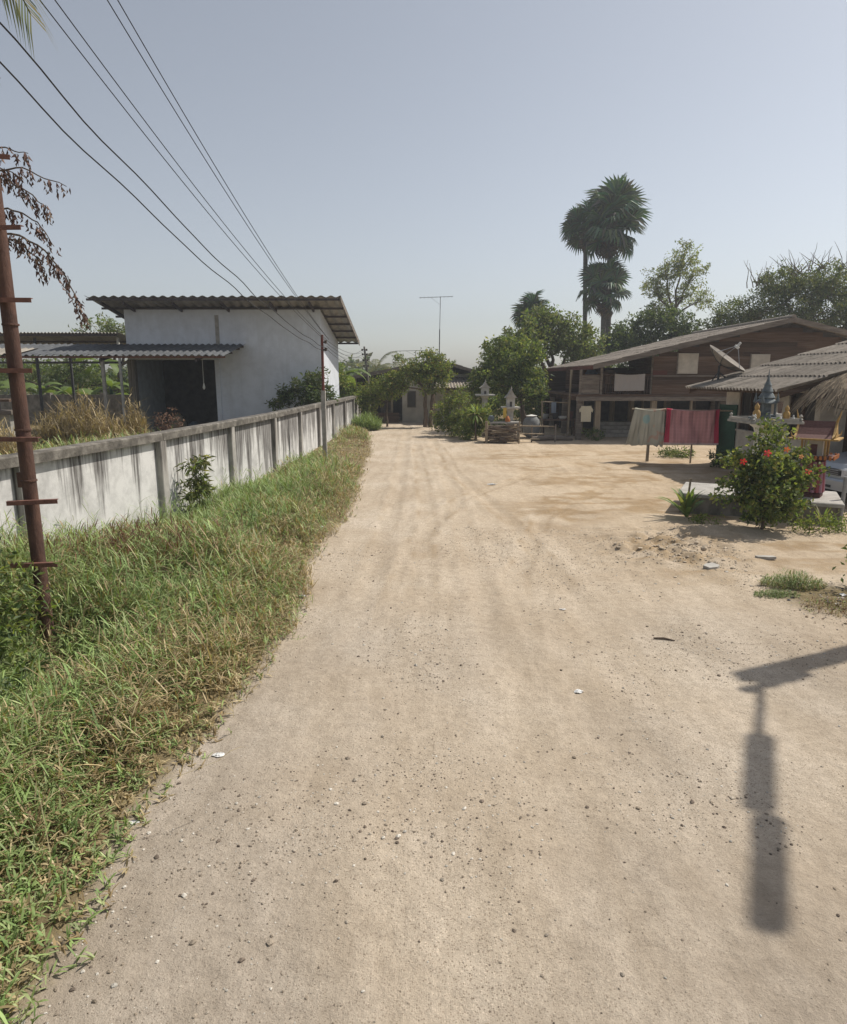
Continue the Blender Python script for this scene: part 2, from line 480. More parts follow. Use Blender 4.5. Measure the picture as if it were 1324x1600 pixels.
def gheight(x, y):
    near = np.clip((60 - np.hypot(x, y - 10)) / 30, 0, 1)
    z = 0.05 * (fbm(x * 0.35, y * 0.35, 3, 11) - 0.5) + 0.022 * (fbm(x * 2.1, y * 1.2, 3, 21) - 0.5) + 0.012 * (fbm(x * 7, y * 7, 2, 31) - 0.5)
    for k, r in enumerate(RUTS):
        d = rutdist(x + 0.10 * (fbm(x * 0.8, y * 0.8, 2, 40 + k) - 0.5), y, r)
        fa = np.clip((y - 3) / 7, 0.2, 1)
        z = z - fa * 0.013 * np.exp(-(d / 0.12) ** 2) * (0.3 + 1.2 * vnoise(x * 1.5, y * 0.7, 150 + k)) + fa * 0.010 * np.exp(-((d - 0.24) / 0.08) ** 2) * (0.4 + 1.2 * vnoise(x * 5, y * 3, 50 + k))
    # churned soil in front of the shrine plinth, rough yard on the right
    blob = np.exp(-(((x - 3.9) / 1.0) ** 2 + ((y - 10.4) / 1.1) ** 2))
    z = z + blob * (0.55 * np.abs(fbm(x * 2.2, y * 2.6, 4, 61) - 0.5) + 0.09 * (fbm(x * 8, y * 8, 2, 62) - 0.5))
    b2 = np.exp(-(((x - 5.0) / 0.9) ** 2 + ((y - 11.7) / 0.5) ** 2))
    z = z + b2 * 0.16 * fbm(x * 2.5, y * 2.5, 3, 63)
    yard = np.clip((x - 1.2) / 2, 0, 1) * np.clip((y - 7) / 4, 0, 1) * np.clip((30 - y) / 6, 0, 1)
    z = z + yard * (0.06 * (fbm(x * 0.9, y * 2.2, 4, 71) - 0.5) + 0.04 * np.abs(fbm(x * 2.0, y * 3.2, 3, 72) - 0.5))
    v = np.clip((edgex(y) - x) / 0.7, 0, 1)
    z = z + v * (0.05 + 0.08 * fbm(x * 1.3, y * 1.3, 3, 81)) * np.clip((44 - y) / 4, 0, 1)
    return z * near

def gz(x, y): return float(gheight(np.array([float(x)]), np.array([float(y)]))[0])

# ================================================================ THE GROUND
def axis(fine0, fine1, step, lo, hi, grow=1.12):
    a = list(np.arange(fine0, fine1, step))
    s, p = step, a[-1]
    while p < hi: s *= grow; p += s; a.append(p)
    s, p = step, a[0]; pre = []
    while p > lo: s *= grow; p -= s; pre.append(p)
    return np.array(pre[::-1] + a)
gx = axis(-2.6, 6.0, 0.05, -600, 600, 1.10)
gy = [1.2]; st_ = 0.045
while gy[-1] < 700:
    gy.append(gy[-1] + st_)
    st_ = max(0.045, 0.0062 * gy[-1]) if gy[-1] < 45 else st_ * 1.15
gy = np.array([-600, -300, -120, -50, -20, -8, -3, -1, 0, 0.6] + gy)
GX, GY = np.meshgrid(gx, gy)
GZ = gheight(GX, GY)
nx, ny = len(gx), len(gy)
idx = np.arange(nx * ny).reshape(ny, nx)
GF = np.stack([idx[:-1, :-1], idx[:-1, 1:], idx[1:, 1:], idx[1:, :-1]], -1).reshape(-1, 4)
# R: vegetated verge litter, G: gravelly grey, B: orange yard soil
vegm = np.clip((edgex(GY) + 0.1 - GX) / 0.35, 0, 1)
vegm = np.maximum(vegm, np.clip((GY - 41) / 3, 0, 1) * 0.8)
vegm = np.maximum(vegm, np.exp(-(((GX - 5.2) / 0.8) ** 2 + ((GY - 7.9) / 0.6) ** 2)) * 1.1)
grav = np.clip(fbm(GX * 0.6, GY * 0.45, 3, 91) * 2.6 - 0.85, 0, 1) * np.clip((9 - GY) / 4, 0, 1)
yard = np.clip((GX + 0.5) / 5, 0, 1) * np.clip((GY - 5) / 10, 0, 1) * (0.6 + 0.8 * fbm(GX * 0.7, GY * 0.7, 3, 301))
Gcol = np.stack([vegm, grav, yard], -1).reshape(-1, 3)

m, n, l, b = _nt('dirt')
at_ = n.new('ShaderNodeAttribute'); at_.attribute_name = 'Col'
sep = n.new('ShaderNodeSeparateColor'); l.new(at_.outputs['Color'], sep.inputs[0])
P = wpos(n)
n1 = noise(n, l, 0.55, P, 6, 0.6)
n2 = noise(n, l, 9, P, 6, 0.75)
n3 = noise(n, l, 130, P, 5, 0.8)
n4 = noise(n, l, 1.0, P, 5, 0.65, (2.6, 0.5, 1))
base = ramp(n, [(0.30, (0.385, 0.320, 0.246)), (0.5, (0.440, 0.376, 0.300)), (0.70, (0.490, 0.430, 0.355))]); l.new(n1.outputs[0], base.inputs[0])
tr = ramp(n, [(0.35, (0.90, 0.88, 0.85)), (0.62, (1.07, 1.06, 1.05))]); l.new(n4.outputs[0], tr.inputs[0])
c = mixc(n, l, 1.0, base.outputs[0], tr.outputs[0], 'MULTIPLY')
md = ramp(n, [(0.32, (0.80, 0.78, 0.76)), (0.60, (1.08, 1.07, 1.06))]); l.new(n2.outputs[0], md.inputs[0])
c = mixc(n, l, 0.75, c, md.outputs[0], 'MULTIPLY')
gr = ramp(n, [(0.30, (0.74, 0.72, 0.70)), (0.45, (0.98, 0.98, 0.98)), (0.70, (1.10, 1.10, 1.10))]); l.new(n3.outputs[0], gr.inputs[0])
c = mixc(n, l, 0.8, c, gr.outputs[0], 'MULTIPLY')
c = mixc(n, l, sep.outputs[1], c, mixc(n, l, 1.0, c, (0.84, 0.86, 0.90), 'MULTIPLY'))
c = mixc(n, l, sep.outputs[2], c, mixc(n, l, 1.0, c, (1.02, 0.97, 0.89), 'MULTIPLY'))
for vsc, thr, tone, amt in ((95, 0.42, ((0.50, 0.47, 0.44), (1.30, 1.30, 1.30)), 0.95), (42, 0.27, ((0.46, 0.43, 0.40), (1.32, 1.32, 1.32)), 0.85)):
    vo = n.new('ShaderNodeTexVoronoi'); vo.inputs['Scale'].default_value = vsc; l.new(P, vo.inputs['Vector'])
    msk = ramp(n, [(thr * 0.7, (1, 1, 1)), (thr, (0, 0, 0))]); l.new(vo.outputs['Distance'], msk.inputs[0])
    sc3 = n.new('ShaderNodeSeparateColor'); l.new(vo.outputs['Color'], sc3.inputs[0])
    tn = ramp(n, [(0.0, tone[0]), (0.30, tone[0]), (0.42, (1, 1, 1)), (0.72, (1, 1, 1)), (0.88, tone[1])]); l.new(sc3.outputs[0], tn.inputs[0])
    pt_ = ramp(n, [(0.36, (0.15,) * 3), (0.62, (amt,) * 3)]); l.new(n4.outputs[0] if vsc > 100 else n1.outputs[0], pt_.inputs[0])
    c = mixc(n, l, mixc(n, l, 1.0, msk.outputs[0], pt_.outputs[0], 'MULTIPLY'), c, mixc(n, l, 1.0, c, tn.outputs[0], 'MULTIPLY'))
dn = n.new('ShaderNodeAttribute'); dn.attribute_name = 'Dist'
dm = n.new('ShaderNodeMath'); dm.operation = 'MULTIPLY'; dm.use_clamp = True; l.new(dn.outputs['Fac'], dm.inputs[0])
dr = ramp(n, [(0.36, (0.35,) * 3), (0.56, (1, 1, 1))]); l.new(n2.outputs[0], dr.inputs[0]); l.new(dr.outputs[0], dm.inputs[1])
c = mixc(n, l, dm.outputs[0], c, mixc(n, l, 1.0, c, (0.70, 0.63, 0.52), 'MULTIPLY'))
soil = ramp(n, [(0.3, (0.10, 0.075, 0.045)), (0.55, (0.20, 0.16, 0.09)), (0.75, (0.30, 0.24, 0.14))]); l.new(n2.outputs[0], soil.inputs[0])
vf = n.new('ShaderNodeMath'); vf.operation = 'MULTIPLY_ADD'; vf.inputs[1].default_value = 2.2; l.new(sep.outputs[0], vf.inputs[0])
nm = n.new('ShaderNodeMath'); nm.operation = 'MULTIPLY_ADD'; nm.inputs[1].default_value = 1.8; nm.inputs[2].default_value = -1.55
l.new(n2.outputs[0], nm.inputs[0]); l.new(nm.outputs[0], vf.inputs[2]); vf.use_clamp = True
c = mixc(n, l, vf.outputs[0], c, soil.outputs[0])
l.new(c, b.inputs['Base Color'])
b.inputs['Roughness'].default_value = 1.0
b.inputs['Specular IOR Level'].default_value = 0.08
bp1 = n.new('ShaderNodeBump'); bp1.inputs['Strength'].default_value = 0.55; bp1.inputs['Distance'].default_value = 0.012
l.new(n3.outputs[0], bp1.inputs['Height'])
bp2 = n.new('ShaderNodeBump'); bp2.inputs['Strength'].default_value = 0.55; bp2.inputs['Distance'].default_value = 0.05
l.new(n2.outputs[0], bp2.inputs['Height']); l.new(bp1.outputs[0], bp2.inputs['Normal'])
l.new(bp2.outputs[0], b.inputs['Normal'])
MT['dirt'] = m
gro = mesh_np('ground', np.stack([GX.ravel(), GY.ravel(), GZ.ravel()], -1), GF, 'dirt', Gcol, None, True)
gro['kind'] = 'structure'
dist = np.zeros_like(GX)
for k, r_ in enumerate(RUTS):
    d = rutdist(GX + 0.16 * (fbm(GX * 1.2, GY * 1.2, 2, 240 + k) - 0.5), GY, r_)
    lug = np.clip(vnoise(GX * 6, GY * 2.2, 250 + k) * 1.8 - 0.5, 0, 1)
    dist += (1.0 if k > 1 else 0.45) * (np.exp(-((d - 0.16) / 0.05) ** 2) * lug + 0.35 * np.exp(-(d / 0.10) ** 2) * lug)
dist *= 0.75 * np.clip((GY - 6.5) / 4, 0, 1)
yw_ = np.clip((GX - 0.8) / 2, 0, 1) * np.clip((GY - 7.5) / 3, 0, 1) * np.clip((27 - GY) / 4, 0, 1)
rid = 1 - np.abs(fbm(GX * 0.8 + 0.5 * fbm(GX, GY, 2, 5), GY * 1.5, 4, 261) - 0.5) * 9
dist += yw_ * np.clip(rid, 0, 1) * np.clip(fbm(GX * 0.5, GY * 0.5, 2, 262) * 3 - 0.85, 0, 1) * 1.5
dist += np.exp(-(((GX - 4.0) / 1.1) ** 2 + ((GY - 10.5) / 1.2) ** 2)) * np.clip(fbm(GX * 3, GY * 3, 3, 263) * 2.6 - 0.8, 0, 1)
da = gro.data.attributes.new('Dist', 'FLOAT', 'POINT')
da.data.foreach_set('value', np.clip(dist, 0, 1.2).astype(np.float32).ravel())

# ================================================================ BOUNDARY WALL
bw = thing('boundary_wall', 'long grey white concrete wall with dark streaks beside the grass verge', 'wall', (WALL[0][0], WALL[0][1], 0))
for k, ((x0, y0), (x1, y1)) in enumerate(zip(WALL[:-1], WALL[1:])):
    a = Vector((x1 - x0, y1 - y0, 0)); L = a.length; a.normalize(); nrm = Vector((a.y, -a.x, 0))
    M = frame(a, -nrm, Vector((0, 0, 1)), (x0, y0, 0))
    box('panel', 'wallpanel', bw, 0, L, -0.05, 0.05, -0.15, 1.60, M=M)
    box('coping', 'coping', bw, -0.002 * k, L + 0.006, -0.155, 0.10, 1.60, 1.74, M=M, bev=0.02)
    box('post', 'wallpost', bw, -0.10, 0.12, -0.148, 0.11, -0.15, 1.61, M=M, bev=0.012)
box('post', 'wallpost', bw, L - 0.10, L + 0.11, -0.148, 0.11, -0.15, 1.61, M=M, bev=0.012)

# ================================================================ WHITE BUILDING behind the wall
XL, XR, YF, YB = -12.75, -4.4, 29.5, 35.4
wbd = thing('white_building', 'pale windowless building with corrugated single pitch roof behind the wall', 'building', (-8.5, 32, 0))
def rz_(y): return 5.86 - (y - 28.2) * (5.86 - 4.46) / (36.1 - 28.2)   # roof underside height
def zwall(name, x0, x1, y0, y1, z0, mt='whitewall'):
    mb = MB()
    za, zb = rz_(y0) - 0.10, rz_(y1) - 0.10
    mb.add([(x0, y0, z0), (x1, y0, z0), (x1, y1, z0), (x0, y1, z0), (x0, y0, za), (x1, y0, za), (x1, y1, zb), (x0, y1, zb)],
           [(3, 2, 1, 0), (4, 5, 6, 7), (0, 1, 5, 4), (1, 2, 6, 5), (2, 3, 7, 6), (3, 0, 4, 7)])
    return mb.build(name, mt, wbd)
zwall('front_wall', -8.85, XR, YF, YF + 0.15, -0.1)
zwall('front_wall', XL, -8.853, YF, YF + 0.15, 3.45)
box('pilaster', 'wallpost', wbd, XL - 0.02, XL + 0.28, YF - 0.06, YF + 0.2, -0.1, 3.448)
box('pilaster', 'whitewall', wbd, -9.0, -8.8, YF - 0.05, YF - 0.002, -0.1, 3.448)
box('pilaster', 'concrete', wbd, -8.9, -8.74, YF - 0.02, YF - 0.001, 3.6, 5.3)
zwall('side_wall', XR - 0.15, XR - 0.002, YF + 0.153, YB - 0.153, -0.1)
zwall('side_wall', XL, XL + 0.15, YF + 0.203, YB - 0.153, -0.1, 'bluewall')
zwall('back_wall', XL, XR, YB - 0.15, YB, -0.1)
bwl = box('inner_wall', 'shade_in', wbd, XL + 0.153, -8.85, 33.0, 33.12, -0.1, 4.6)
box('inner_wall', 'shade_in', wbd, -8.97, -8.85, YF + 0.153, 32.997, -0.1, 4.6)
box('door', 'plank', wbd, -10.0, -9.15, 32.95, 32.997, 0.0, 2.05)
box('inner_ceiling', 'shade_in', wbd, XL + 0.153, -8.973, YF + 0.153, 32.997, 3.5, 3.56)
box('floor_slab', 'concrete', wbd, XL, XR, YF - 0.3, 33, -0.05, 0.06)
a_ = Vector((1, 0, 0)); bR = Vector((0, 36.1 - 28.2, 4.46 - 5.86)); lenR = bR.length; bR.normalize()
shm = corr(0.80, lenR, 2, 0.038, 0.006, 6, 'zinc', 'roof_sheet', 2)
sheets(wbd, shm, 'roof_sheet', (-13.75, 28.2, 5.90), a_, bR, 13, 1, 0.80, lenR, 0.02)
for k in range(7):
    y = 28.25 + k * 1.28
    box('purlin', 'beam', wbd, -13.7, -3.42, y, y + 0.06, rz_(y) - 0.09, rz_(y) - 0.005)
for x in (-13.2, -12.3, -10.3, -8.3, -6.3, -4.7):
    mb = MB(); mb.prism([(x, 28.35, rz_(28.35) - 0.21), (x, 35.9, rz_(35.9) - 0.21), (x, 35.9, rz_(35.9) - 0.093), (x, 28.35, rz_(28.35) - 0.093)], (0.07, 0, 0)); mb.build('rafter', 'beam', wbd)
mb = MB(); mb.prism([(-3.38, 28.2, rz_(28.2) - 0.12), (-3.38, 36.1, rz_(36.1) - 0.12), (-3.38, 36.1, rz_(36.1) + 0.06), (-3.38, 28.2, rz_(28.2) + 0.06)], (0.03, 0, 0)); mb.build('barge_board', 'plank_grey', wbd)
# lean-to canopy in front
lt = thing('lean_to_canopy', 'low corrugated lean to canopy on thin posts before the white building', 'canopy', (-13, 28, 0))
bL = Vector((0, 3.0, 0.55)); lenL = bL.length; bL.normalize()
shl = corr(0.80, lenL, 3, 0.036, 0.006, 6, 'zinc_dark', 'roof_sheet', 2)
sheets(lt, shl, 'roof_sheet', (-21.2, 26.45, 3.52), a_, bL, 17, 1, 0.80, lenL, 0.02)
shl2 = corr(0.80, 1.5, 3, 0.036, 0.006, 6, 'zinc_light', 'roof_sheet', 2)
sheets(lt, shl2, 'roof_sheet', (-21.2, 26.40, 3.55), a_, bL, 7, 1, 0.80, 1.5, 0.035)
for y in (26.55, 27.6, 28.7, 29.35):
    z = 3.52 + (y - 26.45) * 0.183
    box('purlin', 'rustbar' if y < 27 else 'beam', lt, -21.1, -7.7, y, y + 0.06, z - 0.10, z - 0.02)
for x in (-20.5, -16.2, -12.62, -8.9):
    mb = MB(); mb.prism([(x, 26.6, 3.30), (x, 29.4, 3.81), (x, 29.4, 3.91), (x, 26.6, 3.42)], (0.07, 0, 0)); mb.build('rafter', 'beam', lt)
for x, y, mt_ in ((-12.62, 26.7, 'concrete'), (-16.2, 26.75, 'dark_metal'), (-20.5, 26.75, 'dark_metal')):
    box('post', mt_, lt, x, x + 0.11, y, y + 0.11, -0.1, 3.33 + 0.02)
# dark shed further back
ds = thing('open_shed', 'dark open shed roof rising behind the lean to canopy', 'shed', (-18, 34, 0))
bS = Vector((0, 4.0, -0.45)); lenS = bS.length; bS.normalize()
sheets(ds, corr(0.80, lenS, 5, 0.028, 0.006, 6, 'zinc', 'roof_sheet', 2), 'roof_sheet', (-23.0, 32, 4.72), a_, bS, 11, 1, 0.80, lenS, 0.02)
for y in (32.1, 34, 35.7):
    box('purlin', 'beam', ds, -22.9, -14.3, y, y + 0.06, 4.70 - (y - 32) * 0.112 - 0.09, 4.70 - (y - 32) * 0.112 - 0.012)
for x in (-22.5, -18.5, -14.55):
    p_ = box('post', 'white' if x > -15 else 'dark_metal', ds, x, x + 0.10, 32.6, 32.7, -0.1, 4.55)
    box('post', 'dark_metal', ds, x, x + 0.10, 35.7, 35.8, -0.1, 4.22)
box('tie_beam', 'beam', ds, -22.5, -14.4, 32.62, 32.68, 3.35, 3.45)
# hanging bulb under the canopy, clutter in the bay
mb = MB(); mb.tube([(-9.25, 28.6, 3.72), (-9.25, 28.6, 2.45)], 0.012, 5)
hb = thing('hanging_lamp', 'thin cord with a small bulb hanging under the canopy', 'lamp', (-9.25, 28.6, 2.2))
mb.build('cord', 'white', hb)
MB().lathe([(0.02, 0.0), (0.05, 0.05), (0.06, 0.11), (0.03, 0.2), (0.02, 0.26)], 10, (-9.25, 28.6, 2.2)).build('bulb', 'white', hb, True)
def sack(loc, r, h, label, colr):
    mb = MB(); prof = [(r * 0.7, 0), (r, h * 0.15), (r * 1.05, h * 0.45), (r * 0.85, h * 0.8), (r * 0.35, h * 0.95), (r * 0.25, h)]
    mb.lathe(prof, 14, (0, 0, 0))
    V = np.array(mb.v); V[:, :2] *= 1 + 0.25 * (vnoise(V[:, 0] * 5 + loc[0], V[:, 2] * 5, 3)[:, None] - 0.5)
    mb.v = [tuple(p) for p in V + np.array(loc)]
    mb.c = [colr] * len(mb.v)
    return tag(mb.build('sack', 'cloth', None, True, True), label, 'sack')
sack((-11.5, 31.6, 0.06), 0.38, 0.95, 'pale lumpy sack in the dark bay of the white building', (0.34, 0.29, 0.2))
sack((-10.9, 31.9, 0.06), 0.3, 0.6, 'small blue grey sack beside the pale sack in the bay', (0.14, 0.18, 0.22))
sack((-11.95, 31.2, 0.06), 0.26, 0.45, 'low reddish sack left of the pale sack in the bay', (0.2, 0.07, 0.05))
# rear yard wall
yw = thing('yard_wall', 'dark weathered yard wall in front of the banana plants', 'wall', (-22, 38, 0))
for k in range(7):
    x = -33 + k * 3.0
    box('panel', 'concrete_old', yw, x, x + 3.0, 38.0, 38.12, -0.1, 1.75)
    box('post', 'concrete_old', yw, x - 0.1, x + 0.1, 37.9, 38.2, -0.1, 1.86)
box('post', 'concrete_old', yw, -12.1, -11.9, 37.9, 38.2, -0.1, 1.86)
cp = thing('gate_pillar', 'short grey pillar with flat cap behind the wall at far left', 'pillar', (-13.3, 21.5, 0))
box('shaft', 'concrete', cp, -13.5, -13.1, 21.3, 21.7, -0.1, 1.55)
box('cap', 'plank_grey', cp, -13.66, -12.94, 21.14, 21.86, 1.553, 1.68)
box('top_block', 'plank', cp, -13.6, -13.0, 21.2, 21.8, 1.95, 2.03)
for dx in (-0.25, 0.2): box('leg', 'plank', cp, -13.3 + dx, -13.25 + dx, 21.48, 21.53, 1.683, 1.948)

# ================================================================ POLES AND WIRES
rp = thing('rusty_pole', 'tall rusty steel pole with climbing rungs standing in the grass', 'pole', (-3.67, 6.15, 0))
mb = MB(); mb.tube([(-3.67, 6.15, -0.2), (-3.68, 6.15, 3.6), (-3.71, 6.16, 7.6)], [0.064, 0.062, 0.058], 16); mb.build('shaft', 'rust', rp, True)
for k, z in enumerate((0.97, 1.57, 2.15, 2.76, 3.36, 3.95, 4.52, 5.1, 5.7)):
    th = R(6 + 14 * math.sin(k * 2.3)); dx = 0.05 * math.sin(k * 1.7)
    M = Matrix.Translation((-3.66 + dx, 6.15 - 0.09, z)) @ Matrix.Rotation(th, 4, 'Z') @ Matrix.Rotation(R(3 * math.sin(k * 3.1)), 4, 'Y')
    mb = MB(); mb.box(-0.21, 0.21, -0.02, -0.014, -0.02, 0.02, M=M); mb.box(-0.21, 0.21, -0.0138, 0.026, 0.014, 0.02, M=M)
    mb.build('rung', 'rustbar', rp)
for z in (1.75, 2.22, 3.15): MB().lathe([(0.064, 0), (0.071, 0.003), (0.071, 0.018), (0.064, 0.02)], 16, (-3.675, 6.15, z)).build('band', 'rust', rp, True)
box('bracket', 'rust', rp, -3.755, -3.695, 6.1, 6.2, 1.70, 1.84)
box('cross_arm', 'rustbar', rp, -4.25, -2.65, 6.24, 6.31, 7.25, 7.34)
sp_ = thing('service_pole', 'slim pole with grey lower half and red top by the wall', 'pole', (-3.12, 21.1, 0))
box('lower_post', 'concrete', sp_, -3.185, -3.055, 21.03, 21.17, -0.2, 2.3)
MB().tube([(-3.12, 21.1, 1.9), (-3.11, 21.1, 3.98)], 0.042, 10).build('upper_pipe', 'redsteel', sp_, True)
for z in (3.5, 3.72):
    MB().lathe([(0.03, 0), (0.05, 0.02), (0.035, 0.05), (0.05, 0.08), (0.03, 0.1)], 10, (-3.0, 21.1, z)).build('insulator', 'porcelain', sp_, True)
    box('insulator_arm', 'dark_metal', sp_, -3.075, -3.03, 21.08, 21.12, z + 0.02, z + 0.06)
fp = thing('service_pole', 'thin dark pole with insulators at the far end of wall', 'pole', (-3.3, 39.6, 0))
MB().tube([(-3.15, 39.6, -0.2), (-3.2, 39.6, 2.2), (-3.42, 39.6, 4.45)], [0.08, 0.075, 0.055], 10).build('shaft', 'concrete_old', fp, True)
for z in (3.3, 3.62, 3.95, 4.2):
    for s_ in (-1, 1):
        x = -3.33 - (z - 3.3) * 0.09 + s_ * 0.13
        MB().lathe([(0.03, 0), (0.06, 0.02), (0.04, 0.06), (0.06, 0.1), (0.03, 0.12)], 8, (x, 39.6, z)).build('insulator', 'porcelain', fp, True)
        box('insulator_arm', 'dark_metal', fp, *sorted((x - s_ * 0.02, x - s_ * 0.09)), 39.58, 39.62, z + 0.04, z + 0.08)
def wire(p0, p1, sag, r, label, name='power_line', group='power lines along the wall', wob=0):
    pts = []
    for i in range(41):
        t = i / 40
        p = Vector(p0).lerp(Vector(p1), t)
        p.z -= sag * 4 * t * (1 - t)
        if wob: p.z += wob * math.sin(t * 46) * 0.6; p.x += wob * math.sin(t * 31 + 1)
        pts.append(p)
    return tag(MB().tube(pts, r, 5).build(name, 'cable', None, True), label, 'cable', group)
W0 = [(-3.90, 6.27, 5.62), (-3.66, 6.27, 5.72), (-3.92, 6.27, 6.75), (-3.76, 6.27, 6.75), (-3.55, 6.27, 7.36), (-3.42, 6.27, 7.36)]
WE = [(-3.02, 21.1, 3.48), (-2.96, 21.1, 3.56), (-3.02, 21.1, 3.82), (-2.96, 21.1, 3.82), (-2.92, 21.1, 3.86), (-2.90, 21.1, 3.84)]
WL_ = ['lowest wavy black cable sloping down from the left edge', 'second lowest wavy cable just above the lowest one',
       'third cable up, left of the middle pair of power lines', 'fourth cable up, right of the middle pair of power lines',
       'left cable of the steepest uppermost pair of power lines', 'right cable of the steepest uppermost pair of power lines']
for k in range(6):
    wire(W0[k], WE[k], 0.28 if k > 1 else 0.35, 0.0062 if k > 1 else 0.0085, WL_[k], wob=0 if k > 1 else 0.02)
    # they run on to the far pole
for k, z in enumerate((3.36, 3.68, 4.01, 4.26)):
    wire((-2.97, 21.1, 3.55 + 0.09 * k), (-3.26 - 0.02 * k, 39.6, z), 0.3, 0.007, 'thin wire %s between the two slim poles' % ('lowest', 'second from bottom', 'third from bottom', 'topmost')[k], group='wires between the slim poles')
    wire((-3.46 - 0.02 * k, 39.6, z), (-8.0, 62, 4.6 + 0.2 * k), 0.4, 0.009, 'wire %s running off beyond the far pole' % ('lowest', 'second from bottom', 'third from bottom', 'topmost')[k], group='wires beyond the far pole')

# street lamp pole just outside the frame on the right (its shadow lies on the road)
lp = thing('street_lamp', 'concrete street lamp pole whose shadow crosses the road lower right', 'street lamp', (8.3, 8.07, 0))
MB().lathe([(0.13, -0.2), (0.10, 7.5), (0.06, 7.55)], 4, (8.3, 8.07, 0), square=True).build('pole', 'concrete', lp)
ar = Vector((-1.41, -2.81, 0)).normalized(); pr_ = Vector((-ar.y, ar.x, 0))
MA = frame(ar, pr_, Vector((0, 0, 1)), (8.2, 7.93, 7.2))
MB().tube([MA @ Vector((0, 0, 0)), MA @ Vector((1.1, 0, 0.02))], 0.035, 8).build('arm', 'grey_metal', lp, True)
box('lamp_housing', 'grey_metal', lp, 1.05, 2.1, -0.085, 0.085, -0.05, 0.07, M=MA, bev=0.03)
box('lamp_housing', 'grey_metal', lp, 2.12, 3.12, -0.03, 0.13, -0.05, 0.07, M=MA, bev=0.03)
MC = Matrix.Translation((8.28, 8.05, 7.25)) @ Matrix.Rotation(R(24), 4, 'Z')
box('cross_arm', 'plank_grey', lp, -0.30, 0.42, -0.22, -0.12, -0.06, 0.06, M=MC)
for dx in (-0.24, 0.02, 0.3): MB().lathe([(0.04, 0), (0.07, 0.03), (0.05, 0.08), (0.07, 0.12), (0.03, 0.16)], 8, MC @ Vector((dx, -0.17, 0.06))).build('insulator', 'porcelain', lp, True)

# ================================================================ HOUSE AT THE END OF THE ROAD
eh = thing('gabled_house', 'low gabled house with pale walls closing the end of the road', 'house', (0, 43, 0))
box('wall', 'cream', eh, -1.3, 1.25, 41.2, 41.35, -0.1, 2.5)
box('wall', 'cream', eh, 1.25, 3.3, 42.0, 42.15, -0.1, 2.9)
box('wall', 'cream', eh, 1.1, 1.25, 41.353, 41.997, -0.1, 2.5)
box('wall', 'shade_in', eh, -6.2, -1.3, 43.6, 43.75, -0.1, 2.6)
box('wall', 'cream', eh, -1.3, -1.15, 41.353, 43.597, -0.1, 2.5)
box('wall', 'concrete_old', eh, 3.15, 3.3, 42.153, 49, -0.1, 2.6)
mb = MB(); mb.prism([(-6.0, 42.0, 2.45), (3.35, 42.0, 2.95), (3.35, 42.0, 3.0), (0.95, 42.0, 3.66), (-6.0, 42.0, 2.48)], (0, 0.1, 0)); mb.build('gable_board', 'shade_in', eh)
win = box('window', 'plank_grey', eh, -1.0, -0.45, 41.16, 41.2, 0.9, 1.9); box('pane', 'glassdark', win, -0.95, -0.5, 41.15, 41.158, 0.95, 1.85)
box('door', 'plank_grey', eh, -2.75, -2.1, 43.55, 43.598, 0, 2.0); box('door', 'plank_grey', eh, -3.6, -2.95, 43.55, 43.598, 0, 2.0)
for x in (-5.9, -4.2, -2.0): box('post', 'timber', eh, x, x + 0.12, 41.5, 41.62, -0.1, 2.5 + (x + 6) * 0.15)
aE = Vector((0, -1, 0)); slL = Vector((0.95 + 6.1, 0, 3.72 - 2.40)); LL = slL.length
shE = corr(1.0, LL / 5 + 0.1, 5, 0.03, 0.008, 4, 'fibro_old', 'roof_sheet')
sheets(eh, shE, 'roof_sheet', (-6.1, 50, 2.42), aE, slL, 9, 5, 1.0, LL / 5)
slR = Vector((0.95 - 3.75, 0, 3.72 - 2.9)); LR = slR.length
shE2 = corr(1.0, LR / 2 + 0.1, 5, 0.03, 0.008, 4, 'fibro_old', 'roof_sheet')
sheets(eh, shE2, 'roof_sheet', (3.75, 41, 2.92), Vector((0, 1, 0)), slR, 9, 2, 1.0, LR / 2)
mb = MB(); mb.prism([(-6.1, 40.98, 2.26), (0.95, 40.98, 3.58), (3.75, 40.98, 2.76), (3.75, 40.98, 2.94), (0.95, 40.98, 3.76), (-6.1, 40.98, 2.44)], (0, -0.05, 0))
mb.build('barge_board', 'plank_grey', eh)
